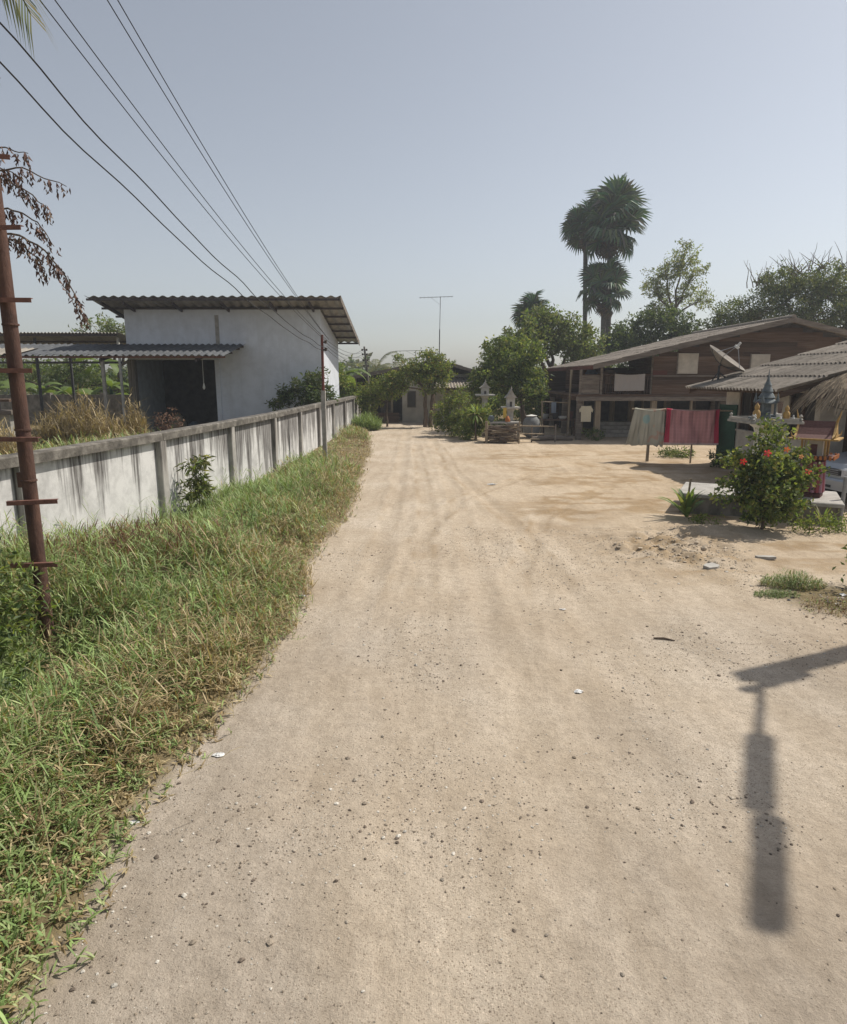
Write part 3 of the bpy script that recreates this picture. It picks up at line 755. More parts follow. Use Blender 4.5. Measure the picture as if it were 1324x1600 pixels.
# lower front roof
bF = Vector((0, 2.6, 0.62)); LF = bF.length
sheets(eh, corr(0.9, LF / 2 + 0.1, 5, 0.03, 0.008, 6, 'fibro', 'roof_sheet'), 'roof_sheet', (0.4, 39.4, 2.10), a_, bF, 4, 2, 0.9, LF / 2)
for x in (0.6, 3.75): box('post', 'timber', eh, x, x + 0.1, 39.6, 39.7, -0.1, 2.12)
box('eave_beam', 'plank', eh, 0.45, 3.95, 39.62, 39.69, 1.96, 2.07)
def antenna(loc, h, span, label, name='tv_antenna', s=1.0):
    t = thing(name, label, 'antenna', loc)
    x, y, z = loc
    MB().tube([(x, y, z), (x + 0.02, y, z + h * 0.5)], 0.03 * s, 8).build('lower_mast', 'dark_metal', t, True)
    MB().tube([(x + 0.02, y, z + h * 0.48), (x + 0.06, y, z + h)], 0.02 * s, 8).build('mast', 'grey_metal', t, True)
    x += 0.06; zt = z + h
    MB().tube([(x - span * 0.63, y + 0.1, zt - 0.06), (x + span * 0.37, y - 0.1, zt)], 0.016 * s, 6).build('boom', 'grey_metal', t, True)
    for k in range(9):
        u = -0.6 + k * 0.118; q = (x + span * u, y - 0.1 * u, zt - 0.03 + 0.04 * u); w = 0.5 - 0.02 * k
        MB().tube([(q[0], q[1] - w, q[2]), (q[0], q[1] + w, q[2])], 0.011 * s, 5).build('element', 'grey_metal', t)
    MB().tube([(x, y, zt - 0.5), (x - span * 0.3, y, zt - 0.04)], 0.008 * s, 5).build('stay', 'grey_metal', t)
    return t
antenna((1.0, 43.5, 3.70), 3.95, 2.1, 'tall television antenna mast above the roof at road end')
antenna((-0.8, 66, -0.05), 5.3, 3.2, 'small distant television antenna left of the tall antenna mast', s=1.6)
# things before the end house
bt = thing('blue_bench', 'low faded blue bench in the porch shade at road end', 'bench', (-4.6, 41.0, 0))
box('seat', 'blue', bt, -5.2, -4.0, 40.7, 41.2, 0.42, 0.5)
box('front_panel', 'blue', bt, -5.15, -4.05, 40.74, 40.78, 0.1, 0.418)
for x in (-5.15, -4.12): box('leg', 'dark_metal', bt, x, x + 0.07, 41.05, 41.12, 0, 0.418)
tp = thing('timber_stack', 'low dark stack of boards against the end house wall', 'timber', (-2.4, 40.9, 0))
for k in range(7): box('board', 'plank', tp, -3.5 + 0.1 * (k % 3), -1.5 + 0.08 * (k % 2), 40.6 + 0.02 * k, 41.0, 0.085 * k, 0.085 * k + 0.08)

# ================================================================ STILT HOUSE
sh = thing('stilt_house', 'brown timber house raised on posts with a long low gable roof', 'house', (12, 32, 0))
FY = 29.6
RX, RZ = 15.35, 5.12; EX, EZ = 7.15, 3.20; RX2, RZ2 = 20.2, 3.98
RY0, RY1 = 28.7, 39.2
slA = Vector((RX - EX, 0, RZ - EZ)); LA = slA.length
shS = corr(0.75, LA / 7 + 0.12, 4, 0.028, 0.008, 4, 'fibro_old', 'roof_sheet')
sheets(sh, shS, 'roof_sheet', (EX, RY1, EZ), Vector((0, -1, 0)), slA, 14, 7, 0.75, LA / 7, 0.03, 0.006)
slB = Vector((RX - RX2, 0, RZ - RZ2)); LB = slB.length
shB = corr(0.75, LB / 4 + 0.12, 4, 0.028, 0.008, 4, 'fibro_old', 'roof_sheet')
sheets(sh, shB, 'roof_sheet', (RX2, RY0, RZ2), Vector((0, 1, 0)), slB, 14, 4, 0.75, LB / 4, 0.03, 0.006)
MB().tube([(RX, RY0 - 0.03, RZ + 0.05), (RX, RY1, RZ + 0.05)], 0.09, 8).build('ridge_cap', 'fibro', sh, True)
mb = MB(); mb.prism([(EX - 0.02, RY0, EZ - 0.17), (RX, RY0, RZ - 0.17), (RX, RY0, RZ + 0.03), (EX - 0.02, RY0, EZ + 0.03)], (0, -0.05, 0)); mb.build('barge_board', 'plank_grey', sh)
mb = MB(); mb.prism([(RX + 0.002, RY0, RZ - 0.17), (RX2, RY0, RZ2 - 0.17), (RX2, RY0, RZ2 + 0.03), (RX + 0.002, RY0, RZ + 0.03)], (0, -0.05, 0)); mb.build('barge_board', 'plank_grey', sh)
box('fascia', 'plank_red', sh, EX - 0.06, EX - 0.022, RY0 + 0.003, RY1, EZ - 0.16, EZ + 0.0)
def zr(x): return EZ + (x - EX) * (RZ - EZ) / (RX - EX) if x < RX else RZ + (x - RX) * (RZ2 - RZ) / (RX2 - RX)
# gable planks
z = 1.98; k = 0
while z < RZ - 0.25:
    hgt = 0.20
    x0 = 9.95; x1 = 18.6
    zt = z + hgt
    while zr(x0) - 0.12 < zt and x0 < RX: x0 += 0.03
    while zr(x1) - 0.12 < zt and x1 > RX: x1 -= 0.03
    if x1 - x0 > 0.3:
        cuts = [x0] + sorted(random.uniform(x0, x1) for _ in range(2 if x1 - x0 > 4 else 0)) + [x1]
        for c0, c1 in zip(cuts[:-1], cuts[1:]):
            if c1 - c0 < 0.05: continue
            off = random.uniform(0, 0.025)
            mb = MB(); mb.box(c0 + 0.003, c1 - 0.003, FY - 0.03 - off, FY - off, z + 0.006, zt + 0.014)
            red = (c1 < 11.0 or (k < 4 and c0 < 10.2 and c1 < 12))
            mb.build('plank', 'plank_red' if red else 'plank', sh)
    z += hgt; k += 1
box('wall_lining', 'shade_in', sh, 10.0, 18.5, FY + 0.004, FY + 0.03, 1.98, 3.5)
mb = MB(); mb.prism([(11.0, FY + 0.004, 3.51), (18.4, FY + 0.004, 3.51), (18.4, FY + 0.004, zr(18.4) - 0.1), (RX, FY + 0.004, RZ - 0.1), (11.0, FY + 0.004, zr(11.0) - 0.1)], (0, 0.026, 0)); mb.build('wall_lining', 'shade_in', sh)
box('ledge', 'plank_grey', sh, 9.95, 18.6, FY - 0.10, FY - 0.045, 2.73, 2.80)
for (x0, x1, z0, z1) in ((11.0, 11.86, 2.86, 3.72), (14.15, 14.95, 2.9, 3.68)):
    w = thing and MB().box(x0, x1, FY - 0.085, FY - 0.05, z0, z1).build('shutter', 'cream', sh)
    MB().box(x0 + 0.05, x1 - 0.05, FY - 0.095, FY - 0.088, z0 + 0.05, z1 - 0.05).build('shutter_panel', 'cream', w)
    MB().box(x0 - 0.05, x0 - 0.003, FY - 0.075, FY - 0.05, z0 - 0.03, z1 + 0.03).build('frame_strip', 'plank_grey', w)
# floor, beams, posts
box('floor', 'plank', sh, 6.7, 18.6, FY - 0.1, 38.8, 1.88, 1.975)
for k in range(11):
    y = FY - 0.12 if k == 0 else FY + k * 0.85
    box('floor_beam', 'plank_grey' if k == 0 else 'plank', sh, 6.65, 18.62, y - 0.08, y, 1.70, 1.877)
for i, x in enumerate((6.85, 7.65, 10.1, 11.75, 13.1, 15.5, 18.2)):
    for j, y in enumerate((FY + 0.05, 33.0, 36.5)):
        w_ = 0.11 if i != 3 else 0.06
        mb = MB(); mb.lathe([(w_ * 1.1, -0.2), (w_, 1.695)], 4 if i != 3 else 8, (x + 0.05 * j, y, 0), square=True)
        mb.build('stilt', 'timber' if i in (1, 2, 3) else 'plank_grey', sh)
for x in (6.8, 7.7, 9.9): box('veranda_post', 'plank_grey', sh, x, x + 0.1, FY, FY + 0.1, 1.98, zr(x) - 0.08)
box('top_rail', 'plank', sh, 6.9, 9.9, FY + 0.02, FY + 0.07, 2.78, 2.84)
for k in range(21): box('baluster', 'plank', sh, 7.85 + k * 0.1, 7.88 + k * 0.1, FY + 0.03, FY + 0.055, 1.98, 2.778)
for k in range(4): box('plank', 'plank_grey', sh, 6.9, 7.66, FY - 0.02, FY + 0.015, 2.0 + k * 0.2, 2.195 + k * 0.2)
for k in range(6): box('plank', 'plank', sh, 7.0, 10.0, 33.4, 33.43, 1.98 + k * 0.2, 2.175 + k * 0.2)
for k in range(8): box('plank', 'plank', sh, 10.0 + 0.0, 10.03, FY + 0.05, 33.3, 1.98 + k * 0.2, 2.17 + k * 0.2)
box('back_wall', 'plank', sh, 6.9, 18.5, 38.5, 38.56, 0.0, 3.1)
box('back_screen', 'shade_in', sh, 7.4, 18.5, 36.7, 36.75, 0.0, 1.69)
for k in range(4): box('step', 'concrete', sh, 8.4 - 0.0 * k, 10.6 - 0.25 * k, 31.0 + 0.3 * k, 32.6, 0.16 * k, 0.16 * k + 0.157)
# cloths on the house
def cloth(name, label, x0, x1, y, z0, z1, colf, cat='cloth', wav=0.03, slant=(0, 0), seed=0, group=None, nx_=40, nz_=30, scal=0.0, Yend=None, thick=0.006, flare=0.0, sub=None):
    """a hanging cloth: grid with folds and real thickness"""
    u, v = np.meshgrid(np.linspace(0, 1, nx_), np.linspace(0, 1, nz_))
    X = x0 + (x1 - x0) * u - flare * (1 - v) * (1 - u) ** 3 * 0.12
    fold = (vnoise(u * 7, v * 1.2, seed) - 0.5) * 2 * wav * (0.3 + (1 - v)) + (vnoise(u * 19, v * 2.5, seed + 1) - 0.5) * wav * 0.7
    Yb = y if Yend is None else y + (Yend - y) * u
    bot = z0 + scal * (vnoise(u * 14, u * 0, seed + 2) - 0.5) * 2 + slant[0] * u
    top = z1 + slant[1] * u - 0.05 * np.sin(np.pi * u) * (1 if abs(x1 - x0) > 0.7 else 0.3)
    Z = bot + (top - bot) * v
    V = np.concatenate([np.stack([X, Yb + fold, Z], -1).reshape(-1, 3), np.stack([X, Yb + fold + thick, Z], -1).reshape(-1, 3)])
    i = np.arange(nx_ * nz_).reshape(nz_, nx_); N = nx_ * nz_
    q = np.stack([i[:-1, :-1], i[:-1, 1:], i[1:, 1:], i[1:, :-1]], -1).reshape(-1, 4)
    ed = np.concatenate([i[0, :], i[1:, -1], i[-1, -2::-1], i[-2:0:-1, 0]])
    e2 = np.roll(ed, -1)
    F = np.concatenate([q, q[:, ::-1] + N, np.stack([e2, ed, ed + N, e2 + N], -1)])
    C = colf(u, v).reshape(-1, 3)
    o = mesh_np(name, V, F, 'cloth', np.concatenate([C, C]), sub, True)
    if sub is None: tag(o, label, cat, group)
    return o
def flat(c): return lambda u, v: np.ones(u.shape + (3,)) * np.array(c)
cloth('grey_cloth', 'pale grey cloth hung over the veranda railing of stilt house', 8.3, 9.62, FY - 0.06, 2.12, 2.86, flat((0.34, 0.32, 0.31)), seed=4, slant=(0.02, 0))
def shirt(loc, c, label):
    x, y, z = loc
    t = thing('hanging_shirt', label, 'shirt', (x, y, z - 0.72))
    cloth('body', None, x - 0.22, x + 0.22, y, z - 0.72, z - 0.03, flat(c), seed=9, sub=t, nx_=14, nz_=14, wav=0.02)
    for s_ in (-1, 1):
        mb = MB(); mb.prism([(x + s_ * 0.2, y, z - 0.06), (x + s_ * 0.31, y, z - 0.2), (x + s_ * 0.28, y, z - 0.32), (x + s_ * 0.2, y, z - 0.26)], (0, 0.012, 0), c); mb.build('sleeve', 'cloth', t, False, True)
    MB().tube([(x - 0.2, y + 0.005, z - 0.05), (x, y + 0.005, z + 0.03), (x + 0.2, y + 0.005, z - 0.05)], 0.008, 5).build('hanger', 'dark_metal', t)
    MB().tube([(x, y + 0.005, z + 0.03), (x, y + 0.005, z + 0.2)], 0.005, 5).build('hook', 'dark_metal', t)
shirt((7.1, 29.42, 1.52), (0.55, 0.50, 0.38), 'cream shirt on a hanger under the stilt house floor')
shirt((9.1, 33.3, 3.1), (0.30, 0.2, 0.15), 'brown shirt hanging inside the shaded veranda')
shirt((8.2, 33.3, 3.1), (0.13, 0.17, 0.24), 'dark blue shirt hanging inside the shaded veranda')

# ================================================================ CORRUGATED ROOF HOUSE (right)
h2 = thing('cream_house', 'cream walled house with grey corrugated roof at the right edge', 'house', (12, 19, 0))
E2X, E2Z, R2X, R2Z, Y0, Y1 = 8.4, 2.36, 14.2, 4.02, 16.05, 21.75
sl2 = Vector((R2X - E2X, 0, R2Z - E2Z)); L2 = sl2.length
sh2 = corr(0.57, L2 / 5 + 0.14, 3, 0.036, 0.010, 8, 'fibro', 'roof_sheet')
sheets(h2, sh2, 'roof_sheet', (E2X, Y1, E2Z), Vector((0, -1, 0)), sl2, 10, 5, 0.57, L2 / 5, 0.04, 0.004)
sl3 = Vector((R2X - 19, 0, R2Z - 2.6)); L3 = sl3.length
sheets(h2, corr(0.57, L3 / 5 + 0.14, 4, 0.026, 0.009, 4, 'fibro', 'roof_sheet'), 'roof_sheet', (19, Y0, 2.6), Vector((0, 1, 0)), sl3, 10, 5, 0.57, L3 / 5, 0.04)
mb = MB(); mb.prism([(E2X + 0.1, Y0 + 0.06, E2Z - 0.14), (R2X, Y0 + 0.06, R2Z - 0.14), (R2X, Y0 + 0.06, R2Z - 0.02), (E2X + 0.1, Y0 + 0.06, E2Z - 0.0)], (0, 0.05, 0)); mb.build('barge_board', 'plank', h2)
mb = MB(); mb.prism([(E2X + 0.1, Y1 - 0.10, E2Z - 0.14), (R2X, Y1 - 0.10, R2Z - 0.14), (R2X, Y1 - 0.10, R2Z - 0.02), (E2X + 0.1, Y1 - 0.10, E2Z - 0.0)], (0, 0.05, 0)); mb.build('barge_board', 'plank', h2)
box('eave_beam', 'plank', h2, E2X + 0.25, E2X + 0.33, Y0 + 0.12, Y1 - 0.12, E2Z - 0.06, E2Z + 0.02)
WXs = 9.6; YN, YF2 = 16.45, 21.3
def side_wall(y0, y1, z0, z1): box('wall', 'cream', h2, WXs, WXs + 0.14, y0, y1, z0, z1)
ws = [(16.52, 17.75, 1.16, 2.32), (19.2, 20.55, 1.16, 2.32)]
side_wall(YN, 16.52, -0.1, 2.6); side_wall(17.75, 19.2, -0.1, 2.6); side_wall(20.55, YF2, -0.1, 2.6)
for (a0, a1, z0, z1) in ws:
    side_wall(a0 + 0.001, a1 - 0.001, -0.1, z0); side_wall(a0 + 0.001, a1 - 0.001, z1, 2.6)
    w = MB().box(WXs + 0.1, WXs + 0.115, a0, a1, z0, z1).build('window', 'glassdark', h2)
    for y in (a0 + 0.002, (a0 + a1) / 2 - 0.02, a1 - 0.042): MB().box(WXs + 0.04, WXs + 0.098, y, y + 0.04, z0, z1).build('frame', 'plank', w)
    for k in range(7): MB().box(WXs + 0.062, WXs + 0.072, a0 + 0.1 + k * (a1 - a0 - 0.2) / 6.0, a0 + 0.115 + k * (a1 - a0 - 0.2) / 6.0, z0, z1).build('bar', 'dark_metal', w)
    MB().box(WXs - 0.05, WXs + 0.09, a0 - 0.03, a1 + 0.03, z0 - 0.05, z0 - 0.002).build('sill', 'cream', w)
box('wall', 'cream', h2, WXs + 0.001, 10.25, YN - 0.14, YN - 0.002, -0.1, 2.65)
box('wall', 'cream', h2, 11.15, 16, YN - 0.14, YN - 0.002, -0.1, 2.9)
box('wall', 'cream', h2, 10.25, 11.15, YN - 0.14, YN - 0.002, 2.1, 2.8)
mb = MB(); mb.prism([(WXs, YN - 0.05, 2.655), (16, YN - 0.05, 2.905), (16, YN - 0.05, 3.4), (R2X, YN - 0.05, R2Z - 0.15), (WXs, YN - 0.05, 2.68)], (0, 0.04, 0)); mb.build('gable_wall', 'cream', h2)
box('door', 'plank', h2, 10.27, 11.13, YN - 0.06, YN - 0.02, 0, 2.08)
box('wall', 'cream', h2, WXs, 17, YF2, YF2 + 0.14, -0.1, 2.6)
gb = thing('green_board', 'dark green sheet standing upright behind the pink towel', 'board', (9.2, 20.9, 0))
MG = Matrix.Translation((9.26, 21.05, 0)) @ Matrix.Rotation(R(-57), 4, 'Z')
box('panel', 'green', gb, 0, 0.58, -0.02, 0.02, 0.02, 1.88, M=MG)
for dx in (0.0, 0.54): box('stile', 'green', gb, dx, dx + 0.04, -0.035, -0.0205, 0.0, 1.89, M=MG)

# satellite dish on the roof
dx_, dy_, dz_ = 9.35, 21.2, 3.22
dsh = thing('satellite_dish', 'round mesh satellite dish on the corner of the corrugated roof', 'satellite dish', (9.2, 21.2, 2.6))
ax = Vector((0.50, -0.34, 0.80)).normalized()
q = ax.to_track_quat('Z', 'Y').to_matrix()
def DM(p): return Vector((dx_, dy_, dz_)) + q @ Vector(p)
mb = MB(); nr, ns = 7, 28; rad = 0.66; vsx = []; fx_ = []
for s_ in (0, 1):
    for i in range(nr + 1):
        r = rad * i / nr
        for k in range(ns):
            th = 2 * math.pi * k / ns
            vsx.append(DM((r * math.cos(th), r * math.sin(th), 0.55 * r * r - 0.14 - s_ * 0.012)))
NN = (nr + 1) * ns
for i in range(nr):
    for k in range(ns):
        a = i * ns + k; b_ = i * ns + (k + 1) % ns
        fx_.append((a, b_, b_ + ns, a + ns)); fx_.append((NN + a, NN + a + ns, NN + b_ + ns, NN + b_))
for k in range(ns): fx_.append((nr * ns + k, nr * ns + (k + 1) % ns, NN + nr * ns + (k + 1) % ns, NN + nr * ns + k))
mb.add(vsx, fx_).build('reflector', 'dish', dsh, True)
for k in range(8):
    th = 2 * math.pi * k / 8
    MB().tube([DM((r * math.cos(th), r * math.sin(th), 0.55 * r * r - 0.165)) for r in (0.05, 0.25, 0.45, 0.66)], 0.012, 5).build('rib', 'dark_metal', dsh)
for th in (0.4, 2.5, 4.6): MB().tube([DM((0.55 * math.cos(th), 0.55 * math.sin(th), 0.02)), DM((0.03 * math.cos(th), 0.03 * math.sin(th), 0.52))], 0.010, 6).build('strut', 'grey_metal', dsh)
mb = MB(); mb.tube([DM((0, 0, 0.46)), DM((0, 0, 0.53)), DM((0, 0, 0.54)), DM((0, 0, 0.66))], [0.075, 0.075, 0.04, 0.035], 10); mb.build('receiver', 'white', dsh, True)
MB().tube([(9.18, 21.2, 2.58), (9.18, 21.2, 3.05), DM((0, 0, -0.16))], 0.035, 8).build('mount', 'dark_metal', dsh)
for a0 in (0, 2.1, 4.2): MB().tube([(9.18 + 0.24 * math.cos(a0), 21.2 + 0.24 * math.sin(a0), 2.60 + 0.07 * math.cos(a0)), (9.18, 21.2, 2.88)], 0.018, 6).build('leg', 'dark_metal', dsh)

# ================================================================ CLOTHESLINE
LA_, LB_ = Vector((6.9, 22.0, 1.70)), Vector((9.75, 20.55, 1.70))
def onl(t): return LA_.lerp(LB_, t)
cl = thing('clothes_rack', 'timber posts and bar carrying the towels in the yard', 'clothes rack', (7.3, 21.8, 0))
MB().tube([onl(-0.03), onl(0.5) - Vector((0, 0, 0.015)), onl(1.0)], 0.022, 8).build('bar', 'timber', cl, True)
p = onl(0.15); MB().tube([(p.x, p.y, -0.2), (p.x + 0.02, p.y, 1.68)], [0.055, 0.045], 8).build('post', 'timber', cl, True)
p = onl(0.97); MB().tube([(p.x, p.y, -0.2), (p.x, p.y, 1.68)], [0.05, 0.045], 8).build('post', 'timber', cl, True)
p = onl(0.57); MB().tube([(p.x, p.y + 0.05, -0.2), (p.x, p.y + 0.04, 1.65)], 0.03, 8).build('post', 'timber', cl, True)
def beige(u, v):
    c = np.ones(u.shape + (3,)) * np.array((0.40, 0.38, 0.31))
    k = vnoise(u * 5, v * 4, 71)[..., None]; c = c * (0.85 + 0.3 * k)
    c = np.where((np.hypot((u - 0.42) * 1.2, v - 0.75) < 0.13)[..., None], np.array((0.28, 0.40, 0.38)), c)
    k2 = vnoise(u * 9, v * 9, 5)[..., None]
    c = np.where((k2 > 0.72) & (u[..., None] > 0.5), np.array((0.44, 0.31, 0.24)), c)
    return c
def pink(u, v):
    c = np.ones(u.shape + (3,)) * np.array((0.44, 0.22, 0.22))
    c = c * (1 + 0.14 * (np.sin(u * 95)[..., None] > 0.2)) * (1 + 0.06 * (np.sin(v * 60)[..., None] > 0.3)) * (0.85 + 0.3 * vnoise(u * 6, v * 3, 91)[..., None])
    brd = (u < 0.085) | (u > 0.92)
    c = np.where(brd[..., None], np.array((0.40, 0.035, 0.07)), c)
    c = np.where((v < 0.03)[..., None], np.array((0.5, 0.36, 0.36)), c)
    return c
def towel(name, label, t0, t1, drop, back, colf, seed, scal, slant=0.0, flare=0.0):
    A, B = onl(t0), onl(t1)
    t = thing(name, label, 'towel', (A.x, A.y, A.z - drop))
    off = Vector((-0.035, -0.05, 0))
    cloth('front_fall', None, A.x + off.x, B.x + off.x, A.y + off.y, A.z - drop, A.z + 0.01, colf, seed=seed, Yend=B.y + off.y, scal=scal, slant=(slant, 0), sub=t, nx_=72, nz_=36, wav=0.085, flare=flare)
    A2, B2 = A.lerp(B, 0.04), A.lerp(B, 0.95)
    cloth('back_fall', None, A2.x - off.x, B2.x - off.x, A2.y - off.y, A.z - back, A.z + 0.01, colf, seed=seed + 5, Yend=B2.y - off.y, scal=scal, sub=t, nx_=72, nz_=36, wav=0.03)
    n_ = 24; mb = MB(); vv = []
    for i in range(n_ + 1):
        pc = A.lerp(B, i / n_); sg = 0.05 * math.sin(math.pi * i / n_)
        for k in range(5):
            th = math.pi * k / 4
            vv.append(pc + Vector((-0.035 * math.cos(th) * 1.0, -0.05 * math.cos(th), 0.008 + 0.03 * math.sin(th) - sg)))
    mb.add(vv, [(i * 5 + k, (i + 1) * 5 + k, (i + 1) * 5 + k + 1, i * 5 + k + 1) for i in range(n_) for k in range(4)])
    mb.c = [tuple(colf(np.array([[(i // 5) / n_]]), np.array([[0.97]]))[0, 0]) for i in range(len(vv))]
    mb.build('fold', 'cloth', t, True, True)
towel('beige_towel', 'beige towel with frayed hem on the clothes rack', 0.005, 0.30, 1.16, 1.05, beige, 21, 0.05, 0.0, 2.0)
towel('pink_towel', 'pink checked towel with red border bands on the clothes rack', 0.31, 0.80, 1.10, 0.95, pink, 33, 0.006, 0.05)

# ================================================================ SHRINE PLINTH with spirit houses
pl = thing('shrine_plinth', 'low concrete plinth under the spirit houses', 'plinth', (6.6, 13.1, 0))
pa, pb = Vector((5.15, 13.35, 0)), Vector((7.75, 12.05, 0))
pu = (pb - pa).normalized(); pv = Vector((-pu.y, pu.x, 0))
MP = frame(pu, pv, Vector((0, 0, 1)), pa)
PL = (pb - pa).length
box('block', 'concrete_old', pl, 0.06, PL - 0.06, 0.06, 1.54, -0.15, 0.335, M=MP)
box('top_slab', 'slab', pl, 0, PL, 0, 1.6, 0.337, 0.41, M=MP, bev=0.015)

def offering_table(t, c, w, z, mt_='concrete'):
    x, y = c
    box('tray', mt_, t, x - w / 2, x + w / 2, y - w / 2, y + w / 2, z, z + 0.05, bev=0.01)
    for sx_ in (-1, 1):
        for sy_ in (-1, 1):
            x0, y0 = x + sx_ * (w / 2 - 0.05), y + sy_ * (w / 2 - 0.05)
            MB().lathe([(0.035, 0), (0.045, 0.03), (0.02, 0.06), (0.035, 0.09), (0.004, 0.13)], 8, (x0, y0, z + 0.051)).build('finial', 'concrete', t, True)
    for k in range(4):
        M = Matrix.Translation((x, y, z + 0.05)) @ Matrix.Rotation(k * math.pi / 2, 4, 'Z')
        box('rim', mt_, t, -w / 2 + 0.1, w / 2 - 0.1, -w / 2 + 0.004, -w / 2 + 0.03, 0.001, 0.05, M=M)
s1c = (6.62, 13.05)
s1 = thing('spirit_shrine', 'blue grey spired spirit shrine on a broad tray above the hibiscus', 'spirit house', (*s1c, 0.41))
MB().lathe([(0.26, 0.41), (0.26, 0.52), (0.19, 0.56), (0.13, 0.68), (0.11, 1.62), (0.14, 1.74), (0.2, 1.80), (0.22, 1.84)], 4, (*s1c, 0), square=True).build('pedestal', 'white', s1)
offering_table(s1, s1c, 1.0, 1.842)
MB().lathe([(0.22, 0), (0.22, 0.05), (0.17, 0.06), (0.17, 0.10)], 4, (*s1c, 1.894), square=True).build('base', 'shrineblue', s1)
for sx_ in (-1, 1):
    for sy_ in (-1, 1): MB().tube([(s1c[0] + sx_ * 0.12, s1c[1] + sy_ * 0.12, 1.995), (s1c[0] + sx_ * 0.12, s1c[1] + sy_ * 0.12, 2.2)], 0.022, 8).build('column', 'shrineblue', s1, True)
box('cella', 'shrineblue', s1, s1c[0] - 0.07, s1c[0] + 0.07, s1c[1] - 0.07, s1c[1] + 0.07, 1.995, 2.2)
MB().lathe([(0.19, 2.2), (0.20, 2.225), (0.13, 2.30), (0.15, 2.32), (0.09, 2.42), (0.105, 2.435), (0.06, 2.54), (0.07, 2.55), (0.03, 2.64), (0.012, 2.74), (0.003, 2.86)], 12, (*s1c, 0)).build('spire', 'shrineblue', s1, True)
for k in range(4):
    th = k * math.pi / 2 + math.pi / 4
    MB().lathe([(0.04, 2.225), (0.045, 2.24), (0.02, 2.32), (0.003, 2.42)], 8, (s1c[0] + 0.2 * math.cos(th), s1c[1] + 0.2 * math.sin(th), 0)).build('corner_spire', 'shrineblue', s1, True)
# offerings on the tray
def figurine(loc, h, mt_, label, name='figurine', group=None):
    prof = [(0.30, 0), (0.34, 0.06), (0.2, 0.12), (0.26, 0.3), (0.24, 0.5), (0.13, 0.62), (0.17, 0.72), (0.15, 0.84), (0.07, 0.92), (0.02, 1.0)]
    o = MB().lathe([(r * h * 0.8, z * h) for r, z in prof], 12, loc).build(name, mt_, None, True)
    return tag(o, label, 'figurine', group)
zt_ = 1.893
figurine((6.32, 12.78, zt_), 0.34, 'gold', 'tall gold figurine at left on the shrine tray')
figurine((6.24, 12.66, zt_), 0.14, 'white', 'small white figurine at the front left of the shrine tray')
figurine((6.86, 12.72, zt_), 0.3, 'gold', 'gold figurine at right on the shrine tray')
figurine((6.95, 12.64, zt_), 0.12, 'white', 'small white figurine at the front right of the shrine tray')
tag(MB().lathe([(0.04, 0), (0.06, 0.05), (0.04, 0.1), (0.055, 0.14)], 10, (6.66, 12.62, zt_)).build('incense_bowl', 'white', None, True), 'white incense bowl in front of the blue grey shrine', 'bowl')
tag(MB().lathe([(0.03, 0), (0.045, 0.06), (0.025, 0.13), (0.035, 0.16)], 10, (6.47, 12.62, zt_)).build('offering_vase', 'shrineblue', None, True), 'slim vase on the left front of the shrine tray', 'vase')
for k, (xx, yy) in enumerate(((6.40, 12.9), (6.80, 12.85))):
    t = thing('incense_sticks', 'bundle of incense sticks %s of the blue grey shrine' % ('left', 'right')[k], 'incense', (xx, yy, zt_))
    MB().lathe([(0.03, 0), (0.04, 0.06), (0.035, 0.08)], 8, (xx, yy, zt_)).build('holder', 'white', t, True)
    for j in range(5): MB().tube([(xx + 0.008 * (j - 2), yy, zt_ + 0.05), (xx + 0.03 * (j - 2), yy + 0.01 * j, zt_ + 0.36)], 0.005, 5).build('stick', 'maroon', t)

# the small golden spirit house
s2 = thing('spirit_house', 'small gold and maroon spirit house on a cloth wrapped pillar', 'spirit house', (0, 0, 0))
def s2b(name, mt_, *b, bev=None): return box(name, mt_, s2, *b, bev=bev)
MB().lathe([(0.20, 0), (0.20, 0.08), (0.13, 0.12), (0.11, 0.62), (0.16, 0.72), (0.2, 0.76)], 4, (0, 0, 0), square=True).build('pillar', 'maroon', s2)
ccl = (0.25, 0.065, 0.075)
for k in range(4):
    th = k * math.pi / 2
    mb = MB(); M = Matrix.Rotation(th, 4, 'Z')
    for j in range(5):
        x = -0.15 + 0.07 * j; mb.tube([M @ Vector((x, -0.165 - 0.012 * (j % 2), 0.70)), M @ Vector((x * 1.05, -0.185 - 0.02 * (j % 2), 0.10))], [0.036, 0.042], 6, ccl if j % 3 else (0.30, 0.16, 0.2))
    mb.build('cloth_wrap', 'cloth', s2, True, True)
s2b('deck', 'maroon', -0.36, 0.36, -0.36, 0.36, 0.765, 0.80)
for k in range(4):
    M = Matrix.Rotation(k * math.pi / 2, 4, 'Z')
    for j in range(9): MB().box(-0.34 + j * 0.08, -0.30 + j * 0.08, -0.385, -0.362, 0.755, 0.83, M=M).build('deck_trim', 'orange', s2)
for sx_ in (-1, 1):
    for sy_ in (-1, 1): MB().tube([(sx_ * 0.2, sy_ * 0.2, 0.80), (sx_ * 0.2, sy_ * 0.2, 1.12)], 0.022, 8).build('column', 'gold', s2, True)
s2b('cella', 'cream', -0.15, 0.15, -0.15, 0.15, 0.80, 1.12)
s2b('doorway', 'maroon', -0.06, 0.06, -0.157, -0.1505, 0.82, 1.03)
s2b('eave_plate', 'gold', -0.42, 0.42, -0.38, 0.38, 1.121, 1.15)
mb = MB(); mb.prism([(-0.32, -0.36, 1.152), (-0.28, -0.3, 1.16), (-0.16, -0.12, 1.30), (-0.12, 0, 1.44), (-0.16, 0.12, 1.30), (-0.28, 0.3, 1.16), (-0.32, 0.36, 1.152)], (0.0001, 0, 0))
mb = MB()
